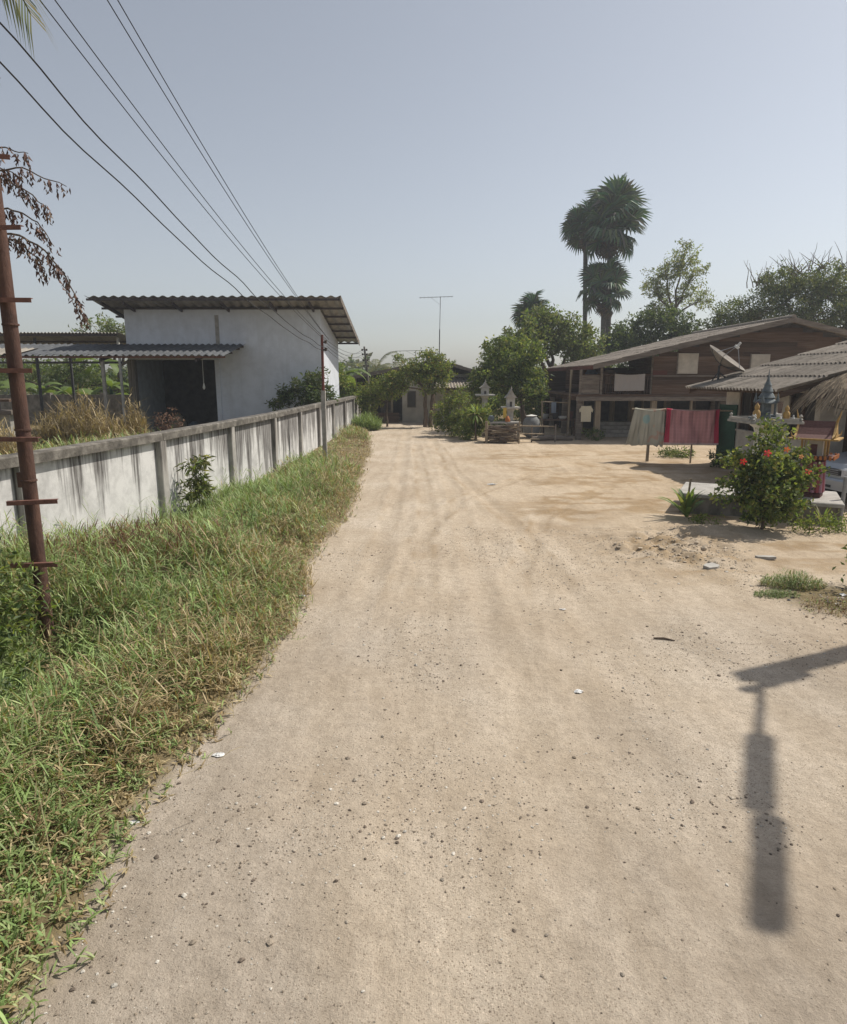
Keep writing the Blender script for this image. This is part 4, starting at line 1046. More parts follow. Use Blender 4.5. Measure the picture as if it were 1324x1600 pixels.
prf = [(-0.32, 1.152), (-0.2, 1.22), (-0.09, 1.34), (0, 1.47), (0.09, 1.34), (0.2, 1.22), (0.32, 1.152)]
mb.prism([(-0.30, y, z) for y, z in prf], (0.60, 0, 0)); mb.build('roof', 'maroon', s2)
for sx_ in (-1, 1):
    mb = MB(); mb.prism([(sx_ * 0.302, y * 1.08, z + 0.012) for y, z in prf], (sx_ * 0.035, 0, 0)); mb.build('gable', 'gold', s2)
    mb = MB(); mb.tube([(sx_ * 0.32, 0, 1.45), (sx_ * 0.35, 0, 1.55), (sx_ * 0.38, 0, 1.68)], [0.03, 0.018, 0.004], 6); mb.build('finial', 'gold', s2)
    for sy_ in (-1, 1):
        mb = MB(); mb.tube([(sx_ * 0.32, sy_ * 0.34, 1.16), (sx_ * 0.36, sy_ * 0.40, 1.2), (sx_ * 0.38, sy_ * 0.42, 1.28)], [0.02, 0.014, 0.003], 6); mb.build('corner_finial', 'gold', s2)
s2.location = (7.62, 12.98, 0.41); s2.rotation_euler = (0, 0, R(-38))

# stick, small pole and slabs
mb = MB(); mb.tube([(7.02, 12.0, 0.0), (6.85, 12.12, 0.6), (6.62, 12.25, 1.25)], [0.022, 0.02, 0.016], 7)
tag(mb.build('leaning_stick', 'timber', None, True), 'pale stick leaning against the plinth beside the hibiscus', 'stick')
tag(MB().tube([(8.02, 12.55, -0.1), (8.02, 12.55, 0.85)], 0.035, 8).build('short_post', 'grey_metal', None, True), 'short grey post right of the plinth before the pickup', 'post')
tag(MB().tube([(5.32, 13.2, 0.40), (5.34, 13.2, 0.72)], 0.022, 8).build('peg', 'timber', None, True), 'short peg standing on the left end of the plinth', 'peg')
for k, (x, y, rz, w, d, lab) in enumerate(((4.12, 9.2, 0.5, 0.24, 0.15, 'pale broken slab lying flat on churned soil'), (5.16, 9.72, -0.12, 0.27, 0.12, 'flat pale slab near the grass tuft'))):
    M = Matrix.Translation((x, y, gz(x, y) + 0.012)) @ Matrix.Rotation(rz, 4, 'Z') @ Matrix.Rotation(R(7 if k == 0 else -3), 4, 'X')
    mb = MB(); mb.prism([M @ Vector(q_) for q_ in ((-w * 0.5, -d * 0.42, -0.015), (w * 0.1, -d * 0.55, -0.015), (w * 0.5, -d * 0.3, -0.015), (w * 0.42, d * 0.45, -0.015), (-w * 0.1, d * 0.5, -0.015), (-w * 0.55, d * 0.25, -0.015))], (0, 0, 0.04))
    tag(mb.build('slab_fragment', 'slab'), lab, 'slab', None)
wire((9.5, 17.6, 2.25), (10.6, 12.4, 1.55), 0.05, 0.01, 'pale rope sloping right from the side house wall', 'rope', None)

# ================================================================ PICKUP at the right edge (nose to the left)
cr = thing('pickup_truck', 'silver pickup truck nosing in at the right edge behind the plinth', 'truck', (0, 0, 0))
def sect(prof, y0, y1, name, mt_, bev=0.06):
    """extrude a side profile (x,z) across y with softened edges"""
    n_ = len(prof); cx = sum(p[0] for p in prof) / n_; cz = sum(p[1] for p in prof) / n_
    vs_ = []
    for y, s_ in ((y0, 0.94), (y0 + bev, 1.0), (y1 - bev, 1.0), (y1, 0.94)):
        for x, z in prof: vs_.append((cx + (x - cx) * (1 - (1 - s_) * 0.25), y, cz + (z - cz) * s_))
    f = [tuple(range(n_ - 1, -1, -1)), tuple(range(3 * n_, 4 * n_))]
    for k in range(3): f += [(k * n_ + i, k * n_ + (i + 1) % n_, (k + 1) * n_ + (i + 1) % n_, (k + 1) * n_ + i) for i in range(n_)]
    return MB().add(vs_, [tuple(reversed(q)) for q in f]).build(name, mt_, cr)
sect([(0.06, 0.42), (0.0, 0.55), (0.02, 0.78), (0.12, 0.90), (0.5, 0.97), (1.35, 1.05), (3.0, 1.05), (5.0, 1.03), (5.0, 0.45), (4.5, 0.40), (4.4, 0.7), (3.6, 0.7), (3.5, 0.40), (1.55, 0.40), (1.45, 0.72), (0.65, 0.72), (0.55, 0.40)], -0.86, 0.86, 'body', 'carpaint', 0.10)
sect([(1.25, 1.04), (1.95, 1.58), (2.15, 1.62), (3.1, 1.62), (3.25, 1.04)], -0.74, 0.74, 'cab', 'carpaint')
mb = MB(); mb.add([(1.30, -0.62, 1.10), (1.30, 0.62, 1.10), (1.90, 0.56, 1.555), (1.90, -0.56, 1.555)], [(3, 2, 1, 0)]); V_ = [Vector(p) + Vector((-0.02, 0, 0.012)) for p in mb.v]
mb = MB(); mb.prism(V_, (-0.006, 0, 0.006)); mb.build('windscreen', 'glassdark', cr)
for s_ in (-1, 1):
    mb = MB(); mb.prism([(1.62, s_ * 0.742, 1.12), (3.05, s_ * 0.742, 1.12), (2.98, s_ * 0.742, 1.54), (2.1, s_ * 0.742, 1.54)], (0, s_ * 0.004, 0)); mb.build('side_window', 'glassdark', cr)
    d_ = box('door', 'carpaint', cr, 1.7, 2.75, *sorted((s_ * 0.862, s_ * 0.868)), 0.48, 1.03)
    box('handle', 'dark_metal', d_, 2.5, 2.65, *sorted((s_ * 0.870, s_ * 0.89)), 0.88, 0.91)
    hl = MB().bbox(-0.035, 0.12, *sorted((s_ * 0.50, s_ * 0.80)), 0.66, 0.83, 0.03).build('headlight', 'lens', cr)
    box('fog_lamp', 'lens', cr, -0.085, -0.05, *sorted((s_ * 0.55, s_ * 0.68)), 0.44, 0.52)
    for x in (1.05, 4.0):
        w = MB().lathe([(0.20, 0), (0.34, 0.0), (0.37, 0.03), (0.37, 0.19), (0.34, 0.22), (0.2, 0.22)], 22, (0, 0, 0))
        w.v = [(x + p[0], s_ * 0.80 + (p[2] - 0.11), 0.37 + p[1]) for p in w.v]
        wh = w.build('wheel', 'rubber', cr, True)
        rm = MB().lathe([(0.02, 0), (0.2, 0.0), (0.215, 0.02), (0.215, 0.05), (0.02, 0.06)], 16, (0, 0, 0))
        rm.v = [(x + p[0], s_ * 0.80 + s_ * (0.10 + p[2]), 0.37 + p[1]) for p in rm.v]
        rm.build('rim', 'grey_metal', wh)
g_ = MB().bbox(-0.03, 0.06, -0.47, 0.47, 0.665, 0.80, 0.02).build('grille', 'dark_metal', cr)
for k in range(3): MB().box(-0.045, -0.031, -0.44, 0.44, 0.685 + k * 0.04, 0.70 + k * 0.04).build('grille_bar', 'grey_metal', g_)
MB().bbox(-0.055, -0.046, -0.06, 0.06, 0.69, 0.78, 0.003).build('emblem', 'grey_metal', g_)
bm_ = MB().bbox(-0.10, 0.10, -0.87, 0.87, 0.36, 0.60, 0.04).build('bumper', 'carpaint', cr)
MB().box(-0.108, -0.102, -0.35, 0.35, 0.40, 0.455).build('air_intake', 'dark_metal', bm_)
MB().box(-0.112, -0.103, -0.17, 0.17, 0.47, 0.58).build('number_plate', 'white', bm_)
cr.location = (8.72, 14.4, 0); cr.rotation_euler = (0, 0, R(8))

# ================================================================ THATCHED PARASOL at the right edge
th_ = thing('thatched_parasol', 'thatched straw parasol roof at the right edge over the pickup', 'parasol', (10.15, 15.7, 0))
MB().tube([(10.15, 15.7, -0.2), (10.15, 15.7, 2.75)], 0.06, 8).build('post', 'timber', th_, True)
nS = 2600
aa = rng.uniform(0, 2 * np.pi, nS); rr0 = rng.uniform(0.02, 1.15, nS); Ls = rng.uniform(0.35, 0.65, nS)
tc_ = np.array([10.15, 15.7, 0])
def cone(r): return 2.85 - 0.62 * (r / 1.35) ** 1.3
d0 = np.stack([np.cos(aa), np.sin(aa)], -1)
r1 = rr0 + Ls * 0.75
a2 = aa + rng.normal(0, 0.06, nS)
z0 = cone(rr0) + rng.uniform(0, 0.08, nS); z1 = cone(r1) - 0.08 * rng.random(nS) - np.clip(r1 - 1.2, 0, 1) * 0.7
p0 = np.stack([rr0 * np.cos(aa), rr0 * np.sin(aa), z0], -1) + tc_
p1 = np.stack([r1 * np.cos(a2), r1 * np.sin(a2), z1], -1) + tc_
sd_ = np.stack([-np.sin(aa), np.cos(aa), 0 * aa], -1) * rng.uniform(0.010, 0.022, nS)[:, None]
V_ = np.stack([p0 - sd_, p0 + sd_, p1 + sd_ * 0.3, p1 - sd_ * 0.3], 1).reshape(-1, 3)
ct = np.array((0.30, 0.24, 0.17)) * rng.uniform(0.45, 1.25, nS)[:, None]
o = mesh_np('thatch', V_, np.arange(nS * 4).reshape(-1, 4), 'straw', np.repeat(ct, 4, 0), th_); o['kind'] = 'stuff'
MB().lathe([(1.2, 2.26), (0.6, 2.62), (0.05, 2.84)], 24, (10.15, 15.7, -0.03)).build('frame_cone', 'plank', th_)

# ================================================================ FOLIAGE GENERATORS
def rnd_unit(n_):
    v = rng.normal(size=(n_, 3)); return v / np.linalg.norm(v, axis=1, keepdims=True)

def leaves(cent, size, direc, cols, aspect=0.42, fold=0.25, curl=0.12):
    """diamond leaves, folded on the midrib: 4 verts, 2 triangles each"""
    n_ = len(cent)
    d = direc / np.linalg.norm(direc, axis=1, keepdims=True)
    r = rnd_unit(n_)
    s = np.cross(d, r); s /= np.linalg.norm(s, axis=1, keepdims=True) + 1e-9
    nn = np.cross(s, d)
    size = size[:, None]
    b = cent
    tip = cent + d * size - nn * size * curl
    mid = cent + d * size * 0.48
    lf = mid + s * size * aspect * 0.5 + nn * size * fold * 0.35
    rt = mid - s * size * aspect * 0.5 + nn * size * fold * 0.35
    V = np.stack([b, lf, tip, rt], 1).reshape(-1, 3)
    i = np.arange(n_)[:, None] * 4
    F = np.concatenate([i + np.array([0, 2, 1]), i + np.array([0, 3, 2])])
    return V, F, np.repeat(cols, 4, 0)

def pal(n_, cols, jit=0.22):
    cols = np.array(cols); k = rng.integers(0, len(cols), n_)
    return cols[k] * (1 + rng.uniform(-jit, jit, (n_, 1))) * (1 + rng.uniform(-0.06, 0.06, (n_, 3)))

G_MID = [(0.10, 0.15, 0.045), (0.125, 0.175, 0.05), (0.08, 0.125, 0.04), (0.15, 0.19, 0.06)]
G_DARK = [(0.060, 0.096, 0.040), (0.075, 0.112, 0.046), (0.050, 0.080, 0.037), (0.095, 0.125, 0.05)]
G_LIGHT = [(0.155, 0.21, 0.065), (0.19, 0.235, 0.08), (0.13, 0.18, 0.06), (0.21, 0.215, 0.085)]
G_DULL = [(0.11, 0.135, 0.062), (0.13, 0.155, 0.075), (0.085, 0.11, 0.055), (0.15, 0.16, 0.082)]

for _g in (G_MID, G_DARK, G_LIGHT, G_DULL): _g[:] = [(a * 1.2, b_ * 1.15, c_ * 1.1) for a, b_, c_ in _g]

def crown_pts(lobes, nclump, clump_r, per):
    """clump centres in the shells of the lobes; returns leaf positions and outward directions"""
    w = np.array([lb[3] * lb[4] * lb[5] for lb in lobes]) ** 0.7; w /= w.sum()
    C, O = [], []
    for lb, k in zip(lobes, np.maximum(2, (w * nclump).astype(int))):
        u = rnd_unit(k); r = rng.random(k) ** 0.42
        sc_ = np.array(lb[3:6]); jit = 1 + 0.25 * (rng.random((k, 1)) - 0.4)
        C.append(np.array(lb[:3]) + u * r[:, None] * sc_ * jit); O.append(u)
    C = np.concatenate(C); O = np.concatenate(O)
    k = len(C)
    rad = clump_r * rng.uniform(0.55, 1.35, k)
    P = np.repeat(C, per, 0) + rnd_unit(k * per) * (rng.random((k * per, 1)) ** 0.5) * np.repeat(rad, per)[:, None] * np.array([1, 1, 0.8])
    return C, P, np.repeat(O, per, 0)

def limb(a, b, r0, r1, k=5, wob=0.08):
    a, b = Vector(a), Vector(b); L = (b - a).length
    pts = [a.lerp(b, i / k) + (Vector((random.uniform(-1, 1), random.uniform(-1, 1), random.uniform(-0.4, 0.4))) * wob * L * (0.5 if 0 < i < k else 0)) for i in range(k + 1)]
    return pts, [r0 + (r1 - r0) * i / k for i in range(k + 1)]

def tree(name, label, cat, base, lobes, nclump, clump_r, per, lsize, cols, trunk_r=0.15, fork=None, group=None, aspect=0.42, droop=0.2, twigs=40, trunks=1, bark='bark', lm='leaf'):
    base = Vector((base[0], base[1], base[2] if len(base) > 2 else -0.15))
    t = thing(name, label, cat, base, group)
    cen = np.array([lb[:3] for lb in lobes]); cc = cen.mean(0)
    fk = Vector(fork) if fork else Vector((base.x * 0.6 + cc[0] * 0.4, base.y * 0.6 + cc[1] * 0.4, base.z + (cen[:, 2].min() - base.z) * 0.75))
    C, P_, O = crown_pts(lobes, nclump, clump_r, per)
    for k in range(trunks):
        off = Vector((0.28 * k - 0.14 * (trunks - 1), 0.1 * k, 0))
        mb = MB(); p, r = limb(base + off, fk + off * 1.6, trunk_r * 1.25, trunk_r * 0.75, 6, 0.04); mb.tube(p, r, 9); mb.build('trunk', bark, t, True)
    mb = MB()
    for lb in lobes:
        p, r = limb(fk, lb[:3], trunk_r * 0.6, trunk_r * 0.18, 5, 0.10); mb.tube(p, r, 6)
    for i in rng.choice(len(C), min(twigs, len(C)), replace=False):
        j = int(np.argmin(np.linalg.norm(cen - C[i], axis=1)))
        p, r = limb(Vector(cen[j]).lerp(fk, 0.2), C[i], trunk_r * 0.16, trunk_r * 0.05, 3, 0.08); mb.tube(p, r, 4, caps=False)
    mb.build('limbs', bark, t, True)
    n_ = len(P_)
    d = rnd_unit(n_) + O * 0.5 + np.array([0, 0, -droop])
    cl_ = pal(n_, cols)
    # whole clumps differ a little in tone (younger and older foliage)
    cl_ = cl_ * np.repeat(rng.uniform(0.6, 1.45, len(C)), per)[:, None]
    V, F, Cc = leaves(P_, lsize * rng.uniform(0.6, 1.35, n_), d, cl_, aspect)
    o = mesh_np('crown', V, F, lm, Cc, t); o['kind'] = 'stuff'
    return t

# ---- big trees
tree('mango_tree', 'bushy green tree with dark trunk beside the far spirit houses', 'tree', (5.1, 33.4), [(3.5, 34, 3.1, 1.2, 1.1, 0.9), (4.9, 33.6, 3.5, 1.2, 1.1, 1.0), (4.4, 33.2, 2.3, 1.2, 1.0, 0.7), (2.9, 34.6, 2.3, 0.9, 1, 0.8), (5.4, 33.6, 2.3, 0.8, 0.9, 0.7), (4.2, 35, 4.2, 1.1, 1.1, 0.7), (6.0, 40.5, 2.6, 1.2, 1.0, 0.9)], 260, 0.40, 46, 0.19, G_MID + G_LIGHT + G_DARK, 0.14, droop=0.5)
tree('rain_tree', 'tall bushy tree rising behind the mango left of the stilt house', 'tree', (8.6, 44), [(6.6, 43, 4.8, 1.7, 1.6, 1.3), (8.3, 44, 5.6, 1.8, 1.7, 1.3), (9.8, 44, 4.8, 1.6, 1.6, 1.2), (7.2, 44, 6.2, 1.2, 1.2, 0.8), (10.6, 45, 3.9, 1.3, 1.4, 1.0), (5.2, 43.5, 3.6, 1.4, 1.4, 1.1)], 430, 0.48, 36, 0.23, G_MID + G_DULL, 0.25)
tree('round_tree', 'dark round tree behind the stilt house roof left of centre', 'tree', (15.5, 47), [(13.6, 47, 5.3, 1.5, 1.3, 1.0), (15.6, 47, 6.2, 1.7, 1.4, 1.1), (17.4, 47, 6.0, 1.6, 1.4, 1.0), (15.5, 48, 4.4, 2.6, 1.6, 1.2), (12.6, 46.5, 4.6, 1.0, 1.0, 0.7)], 330, 0.48, 40, 0.23, G_DARK, 0.22)
tree('airy_tree', 'tall sparse pale green tree behind the stilt house', 'tree', (22.2, 61), [(22.6, 61, 13.2, 1.1, 1.0, 1.2), (21.0, 61, 11.8, 1.6, 1.3, 1.2), (23.4, 61, 11.5, 1.4, 1.2, 1.1), (20.2, 61, 10.2, 1.2, 1.1, 1.0), (22.2, 61, 9.7, 1.7, 1.2, 1.1), (24.4, 61, 9.4, 1.1, 1.0, 0.7), (20.6, 61, 8.4, 1.2, 1.0, 0.8)], 300, 0.42, 22, 0.22, [tuple(k * 1.25 for k in q) for q in G_LIGHT + G_DULL], 0.2, fork=(22, 61, 8.0), twigs=110)
rt_ = tree('thorn_tree', 'broad dark thorny tree behind the houses at upper right', 'tree', (24.5, 45.5), [(21.0, 45, 6.8, 2.2, 1.8, 0.9), (23.4, 45, 8.3, 2.0, 1.8, 1.3), (26.0, 45, 8.6, 2.2, 1.8, 1.2), (28.6, 45, 8.0, 2.2, 1.8, 1.3), (24.6, 44.5, 6.6, 3.0, 1.8, 1.2), (28.2, 44.8, 6.2, 2.4, 1.8, 1.2), (19.4, 45, 6.2, 1.0, 1.0, 0.6)], 760, 0.55, 44, 0.17, G_DARK + G_DULL, 0.3, aspect=0.45, twigs=120)
mb = MB()
for k in range(70):
    x = random.uniform(21.0, 30); z = 8.3 + 1.2 * math.exp(-((x - 25.8) / 3.0) ** 2)
    a = random.uniform(-0.9, 0.9); L = random.uniform(0.8, 1.9)
    p, r = limb((x, 45 + random.uniform(-1, 1), z), (x + math.sin(a) * L, 45 + random.uniform(-1, 1), z + math.cos(a) * L), 0.035, 0.008, 5, 0.06)
    mb.tube(p, r, 4)
o = mb.build('bare_twigs', 'bark', rt_); o['kind'] = 'stuff'
tree('leafy_tree', 'green tree showing above the dark shed roof on the left', 'tree', (-20.5, 46), [(-21.3, 46, 5.6, 1.5, 1.3, 1.1), (-19.6, 46, 5.2, 1.2, 1.2, 0.9), (-22.8, 46, 4.6, 1.4, 1.3, 1.0), (-18.6, 46, 4.6, 1.0, 1, 0.8)], 150, 0.42, 28, 0.22, G_MID + G_DULL, 0.2)
tree('dense_tree', 'dense tree behind the banana plants at the left edge', 'tree', (-27, 47), [(-27, 47, 3.4, 2.4, 1.6, 1.5), (-24.2, 46.5, 2.8, 2.2, 1.5, 1.3), (-30, 47, 3.6, 2, 1.5, 1.5), (-21.5, 46.0, 2.4, 2.0, 1.4, 1.2), (-18.5, 45.5, 2.2, 2.0, 1.4, 1.1), (-15.8, 45.5, 2.2, 1.6, 1.3, 1.1)], 300, 0.5, 26, 0.24, G_MID, 0.2)
tree('small_tree', 'small two stemmed tree standing before the end house', 'tree', (0.25, 37.2), [(0.1, 37.2, 3.25, 0.85, 0.8, 0.8), (0.9, 37.2, 3.0, 0.85, 0.7, 0.8), (-0.9, 37.1, 2.85, 0.9, 0.7, 0.75), (0.3, 37.1, 2.4, 1.0, 0.7, 0.55), (0.5, 37.3, 3.95, 0.5, 0.5, 0.35), (-1.2, 37.2, 3.6, 0.35, 0.3, 0.25), (-1.7, 37.1, 2.4, 0.7, 0.6, 0.6)], 210, 0.28, 30, 0.15, G_MID + G_LIGHT + G_LIGHT + [(0.24, 0.19, 0.06)], 0.11, fork=(0.3, 37.2, 1.9), trunks=2)
tree('young_tree', 'light green young tree left of the two stemmed tree', 'tree', (-2.05, 37.6), [(-1.9, 37.6, 2.2, 1.0, 0.7, 0.85), (-1.3, 37.5, 2.5, 0.7, 0.6, 0.6), (-2.8, 37.5, 1.8, 0.7, 0.6, 0.7)], 140, 0.26, 28, 0.13, G_LIGHT, 0.05)
tree('leggy_shrub', 'leggy light green shrub at the far end of the wall', 'shrub', (-3.2, 37.6), [(-3.15, 37.6, 1.3, 0.6, 0.5, 0.4), (-3.0, 37.5, 0.85, 0.5, 0.5, 0.35), (-3.5, 37.7, 1.9, 0.4, 0.4, 0.5)], 60, 0.22, 24, 0.13, G_LIGHT, 0.03)
tree('creeper_bush', 'light green bush spilling over the wall beside the white building', 'bush', (-4.6, 35.8), [(-4.5, 36.3, 2.4, 0.55, 0.8, 0.6), (-4.2, 36.8, 1.9, 0.6, 0.8, 0.5), (-4.6, 36, 3.0, 0.4, 0.6, 0.4), (-3.7, 37.2, 1.7, 0.5, 0.6, 0.35)], 110, 0.26, 26, 0.14, G_LIGHT + G_MID, 0.05)
tree('frangipani_bush', 'dark glossy shrub against the corner of the white building', 'bush', (-5.1, 28.4), [(-5.0, 28.3, 2.2, 0.7, 0.5, 0.6), (-5.7, 28.4, 1.9, 0.6, 0.5, 0.45), (-4.6, 28.5, 2.7, 0.4, 0.4, 0.6), (-4.7, 28.2, 1.7, 0.6, 0.5, 0.5), (-6.3, 28.4, 1.7, 0.4, 0.4, 0.25), (-4.35, 29.0, 2.3, 0.35, 0.5, 0.7), (-4.3, 29.6, 1.8, 0.35, 0.6, 0.5)], 130, 0.26, 20, 0.19, G_DARK + [(0.10, 0.11, 0.07)], 0.05, aspect=0.34)
tree('green_bush', 'green bush behind the water jar under the bushy tree', 'bush', (5.0, 37.5), [(4.2, 37.5, 1.0, 1.2, 0.8, 1.0), (5.8, 37.8, 1.2, 1.2, 0.8, 1.1)], 130, 0.3, 28, 0.16, G_DARK + G_MID, 0.04)
tree('green_bush', 'dark bush beside the back of the stilt house', 'bush', (7.6, 40.5), [(7.0, 40.5, 1.2, 1.3, 0.8, 1.2), (8.6, 40.5, 1.4, 1.2, 0.8, 1.4)], 130, 0.32, 28, 0.17, G_DARK + G_MID, 0.04)
tree('green_bush', 'bush right of the end house filling the gap', 'bush', (3.6, 43.5), [(3.9, 43.5, 1.6, 0.8, 0.8, 1.5), (4.9, 43.8, 1.7, 1.0, 0.8, 1.6)], 120, 0.32, 28, 0.18, G_MID + G_DULL, 0.04)
# shrubs along the right of the road end
tree('flowering_shrub', 'broad green shrub on the right of the road end', 'shrub', (1.25, 31.6), [(1.1, 31.6, 1.0, 0.65, 0.6, 0.7), (1.9, 31.0, 1.2, 0.7, 0.6, 0.75), (1.5, 31.8, 1.8, 0.6, 0.5, 0.45), (1.2, 31.2, 0.45, 0.7, 0.6, 0.4), (2.1, 30.4, 0.6, 0.6, 0.6, 0.5)], 190, 0.24, 34, 0.11, G_MID + G_LIGHT + [(0.16, 0.15, 0.06)], 0.03)
tree('leafy_shrub', 'dense shrub nearest the woodpile right of the road', 'shrub', (2.35, 29.6), [(2.2, 29.5, 0.8, 0.6, 0.5, 0.65), (2.6, 29.4, 1.1, 0.45, 0.4, 0.5), (2.0, 29.6, 0.4, 0.6, 0.5, 0.35)], 120, 0.22, 32, 0.11, G_MID + G_LIGHT, 0.03)
# a whorled pale plant in front
def rosette(name, label, cat, base, z, nl, L, w, cols, up=(0.1, 1.2), seg=5, stem=None, droop=0.5, part='leaf'):
    t = thing(name, label, cat, base)
    if stem: MB().tube([base, (base[0], base[1], z)], stem, 6).build('stem', 'bark', t, True)
    for k in range(nl):
        az = 2 * math.pi * k / nl * 1.0 + random.uniform(-0.35, 0.35) + k * 2.4
        el = random.uniform(*up); Lk = L * random.uniform(0.7, 1.15)
        d = Vector((math.cos(az), math.sin(az), 0)); s_ = Vector((-d.y, d.x, 0))
        vs_, p, e = [], Vector((base[0], base[1], z)) + d * 0.01, el
        for i in range(seg + 1):
            f = i / seg; ww = w * (0.45 + 1.1 * f) * (1 - f) ** 0.6 * 1.15 if f < 1 else 0.0
            ww = w * math.sin(math.pi * (0.12 + 0.88 * f)) ** 0.8 if f < 1 else 0.002
            nn = d.cross(s_) 
            lift = Vector((0, 0, 0.35 * ww))
            vs_ += [p - s_ * ww + lift, p, p + s_ * ww + lift]
            p = p + (d * math.cos(e) + Vector((0, 0, math.sin(e)))) * (Lk / seg); e -= droop * (0.5 + f) / seg * 2
        f_ = []
        for i in range(seg):
            a = i * 3; f_ += [(a, a + 1, a + 4, a + 3), (a + 1, a + 2, a + 5, a + 4)]
        c = cols[k % len(cols)]; c = tuple(x * random.uniform(0.8, 1.2) for x in c)
        MB().add(vs_, f_, c).build(part, 'leaf', t, True, True)
    return t
rosette('whorled_plant', 'pale green whorl of long leaves in front of the leafy shrub', 'plant', (2.25, 29.0, 0.0), 1.15, 60, 0.6, 0.042, G_LIGHT, (-0.9, 1.3), 4, 0.03)
rosette('spider_lily', 'broad strap leaved plant at the left end of the plinth', 'plant', (5.12, 12.72, gz(5.12, 12.72)), 0.03, 24, 0.68, 0.042, [(0.15, 0.22, 0.08), (0.18, 0.25, 0.09), (0.11, 0.17, 0.06)], (0.75, 1.5), 6, None, 0.55)
rosette('young_shoot', 'pale upright shoot before the right end of the plinth', 'plant', (7.25, 11.85, gz(7.25, 11.85)), 0.02, 12, 0.42, 0.02, G_LIGHT, (0.9, 1.5), 5, None, 0.4)

# ---- hibiscus
hb_ = tree('hibiscus_bush', 'rounded hibiscus bush with red flowers before the plinth', 'bush', (6.12, 11.75), [(6.1, 11.75, 1.25, 0.48, 0.42, 0.42), (5.85, 11.7, 0.95, 0.42, 0.4, 0.42), (6.4, 11.75, 0.95, 0.45, 0.4, 0.45), (6.05, 11.55, 0.6, 0.55, 0.4, 0.4), (6.35, 11.8, 0.5, 0.5, 0.4, 0.4), (6.1, 11.8, 1.66, 0.34, 0.26, 0.24), (5.65, 11.8, 1.3, 0.32, 0.25, 0.28), (6.7, 11.7, 1.15, 0.3, 0.3, 0.3), (5.6, 11.65, 0.6, 0.35, 0.3, 0.4)], 250, 0.17, 26, 0.085, G_DARK + G_MID + G_LIGHT + [(0.2, 0.21, 0.08)], 0.03, aspect=0.6, droop=0.3, twigs=110)
def flower(pos, r, c, label_seed):
    mb = MB()
    ax_ = Vector((-0.35, -0.85, 0.3)).normalized(); q_ = ax_.to_track_quat('Z', 'Y').to_matrix()
    for k in range(5):
        th = 2 * math.pi * k / 5
        pts = []
        for (u, w, h) in ((0.08, 0.0, 0), (0.45, 0.26, 0.10), (0.9, 0.30, 0.16), (1.05, 0.0, 0.08), (0.9, -0.30, 0.2), (0.45, -0.26, 0.12)):
            x = u * math.cos(th) - w * math.sin(th); y = u * math.sin(th) + w * math.cos(th)
            pts.append(Vector(pos) + q_ @ (Vector((x, y, h)) * r))
        mb.add(pts, [(0, 1, 2, 3), (0, 3, 4, 5)], c)
    mb.tube([Vector(pos), Vector(pos) + ax_ * r * 1.1], r * 0.07, 5, (0.7, 0.5, 0.1))
    mb.build('flower', 'leaf', hb_, False, True)
for p_, r_, c_ in (((5.50, 11.42, 1.28), 0.058, (0.75, 0.05, 0.06)), ((5.83, 11.28, 1.44), 0.062, (0.80, 0.09, 0.12)), ((6.60, 11.36, 1.12), 0.055, (0.80, 0.16, 0.16)), ((6.16, 11.3, 1.50), 0.05, (0.70, 0.16, 0.08)),
                   ((6.42, 11.3, 1.38), 0.04, (0.7, 0.35, 0.25))):
    flower(p_, r_, c_, 0)
def ground_plant(name, label, pos, r, h, cols, n_=500, ls=0.06, cat='weed', group=None):
    t = tree(name, label, cat, (pos[0], pos[1], gz(*pos) - 0.02), [(pos[0], pos[1], h * 0.5 + gz(*pos), r, r * 0.8, h * 0.5)], max(10, n_ // 20), r * 0.35, 20, ls, cols, 0.008, fork=(pos[0], pos[1], gz(*pos) + h * 0.3), twigs=10, group=group)
    return t
ground_plant('low_weed', 'low leafy weeds at the foot of the hibiscus on its right', (6.85, 11.55), 0.42, 0.32, G_MID + G_LIGHT, 500, 0.06)
ground_plant('low_weed', 'low weeds at the right foot of the plinth', (7.45, 11.6), 0.35, 0.28, G_MID, 360, 0.06)
ground_plant('low_weed', 'small weeds beside the strap leaved plant', (5.25, 12.3), 0.35, 0.16, G_MID + G_LIGHT, 300, 0.05)
ground_plant('low_weed', 'weeds growing along the foot of the pink towel', (8.7, 22.9), 0.6, 0.26, G_DARK + G_MID, 1300, 0.07)
ground_plant('low_weed', 'dark leafy weeds at the foot of the green sheet', (9.0, 20.2), 0.35, 0.5, G_DARK, 400, 0.09)
ground_plant('low_weed', 'weeds by the left front post of the stilt house', (7.35, 29.2), 0.5, 0.5, G_MID + G_DARK, 400, 0.1)
ground_plant('low_weed', 'white tipped weed behind the plinth beside the cloth pillar', (7.95, 13.6), 0.2, 0.5, G_LIGHT + [(0.4, 0.4, 0.35)], 200, 0.06)
ground_plant('weedy_shrub', 'shaded weedy shrub at the right edge beyond the grass tuft', (6.1, 8.25), 0.55, 0.75, G_DARK + G_MID, 1100, 0.07, 'shrub')
ground_plant('wall_vine', 'leafy dark weeds at the left edge behind the rusty pole foot', (-4.15, 5.55), 0.75, 1.25, G_DARK + G_MID + G_LIGHT, 2600, 0.075, 'weed')
ground_plant('wall_vine', 'low leafy weeds at the left edge in front of the rusty pole', (-3.55, 4.85), 0.55, 0.75, G_DARK + G_MID, 1500, 0.065, 'weed')
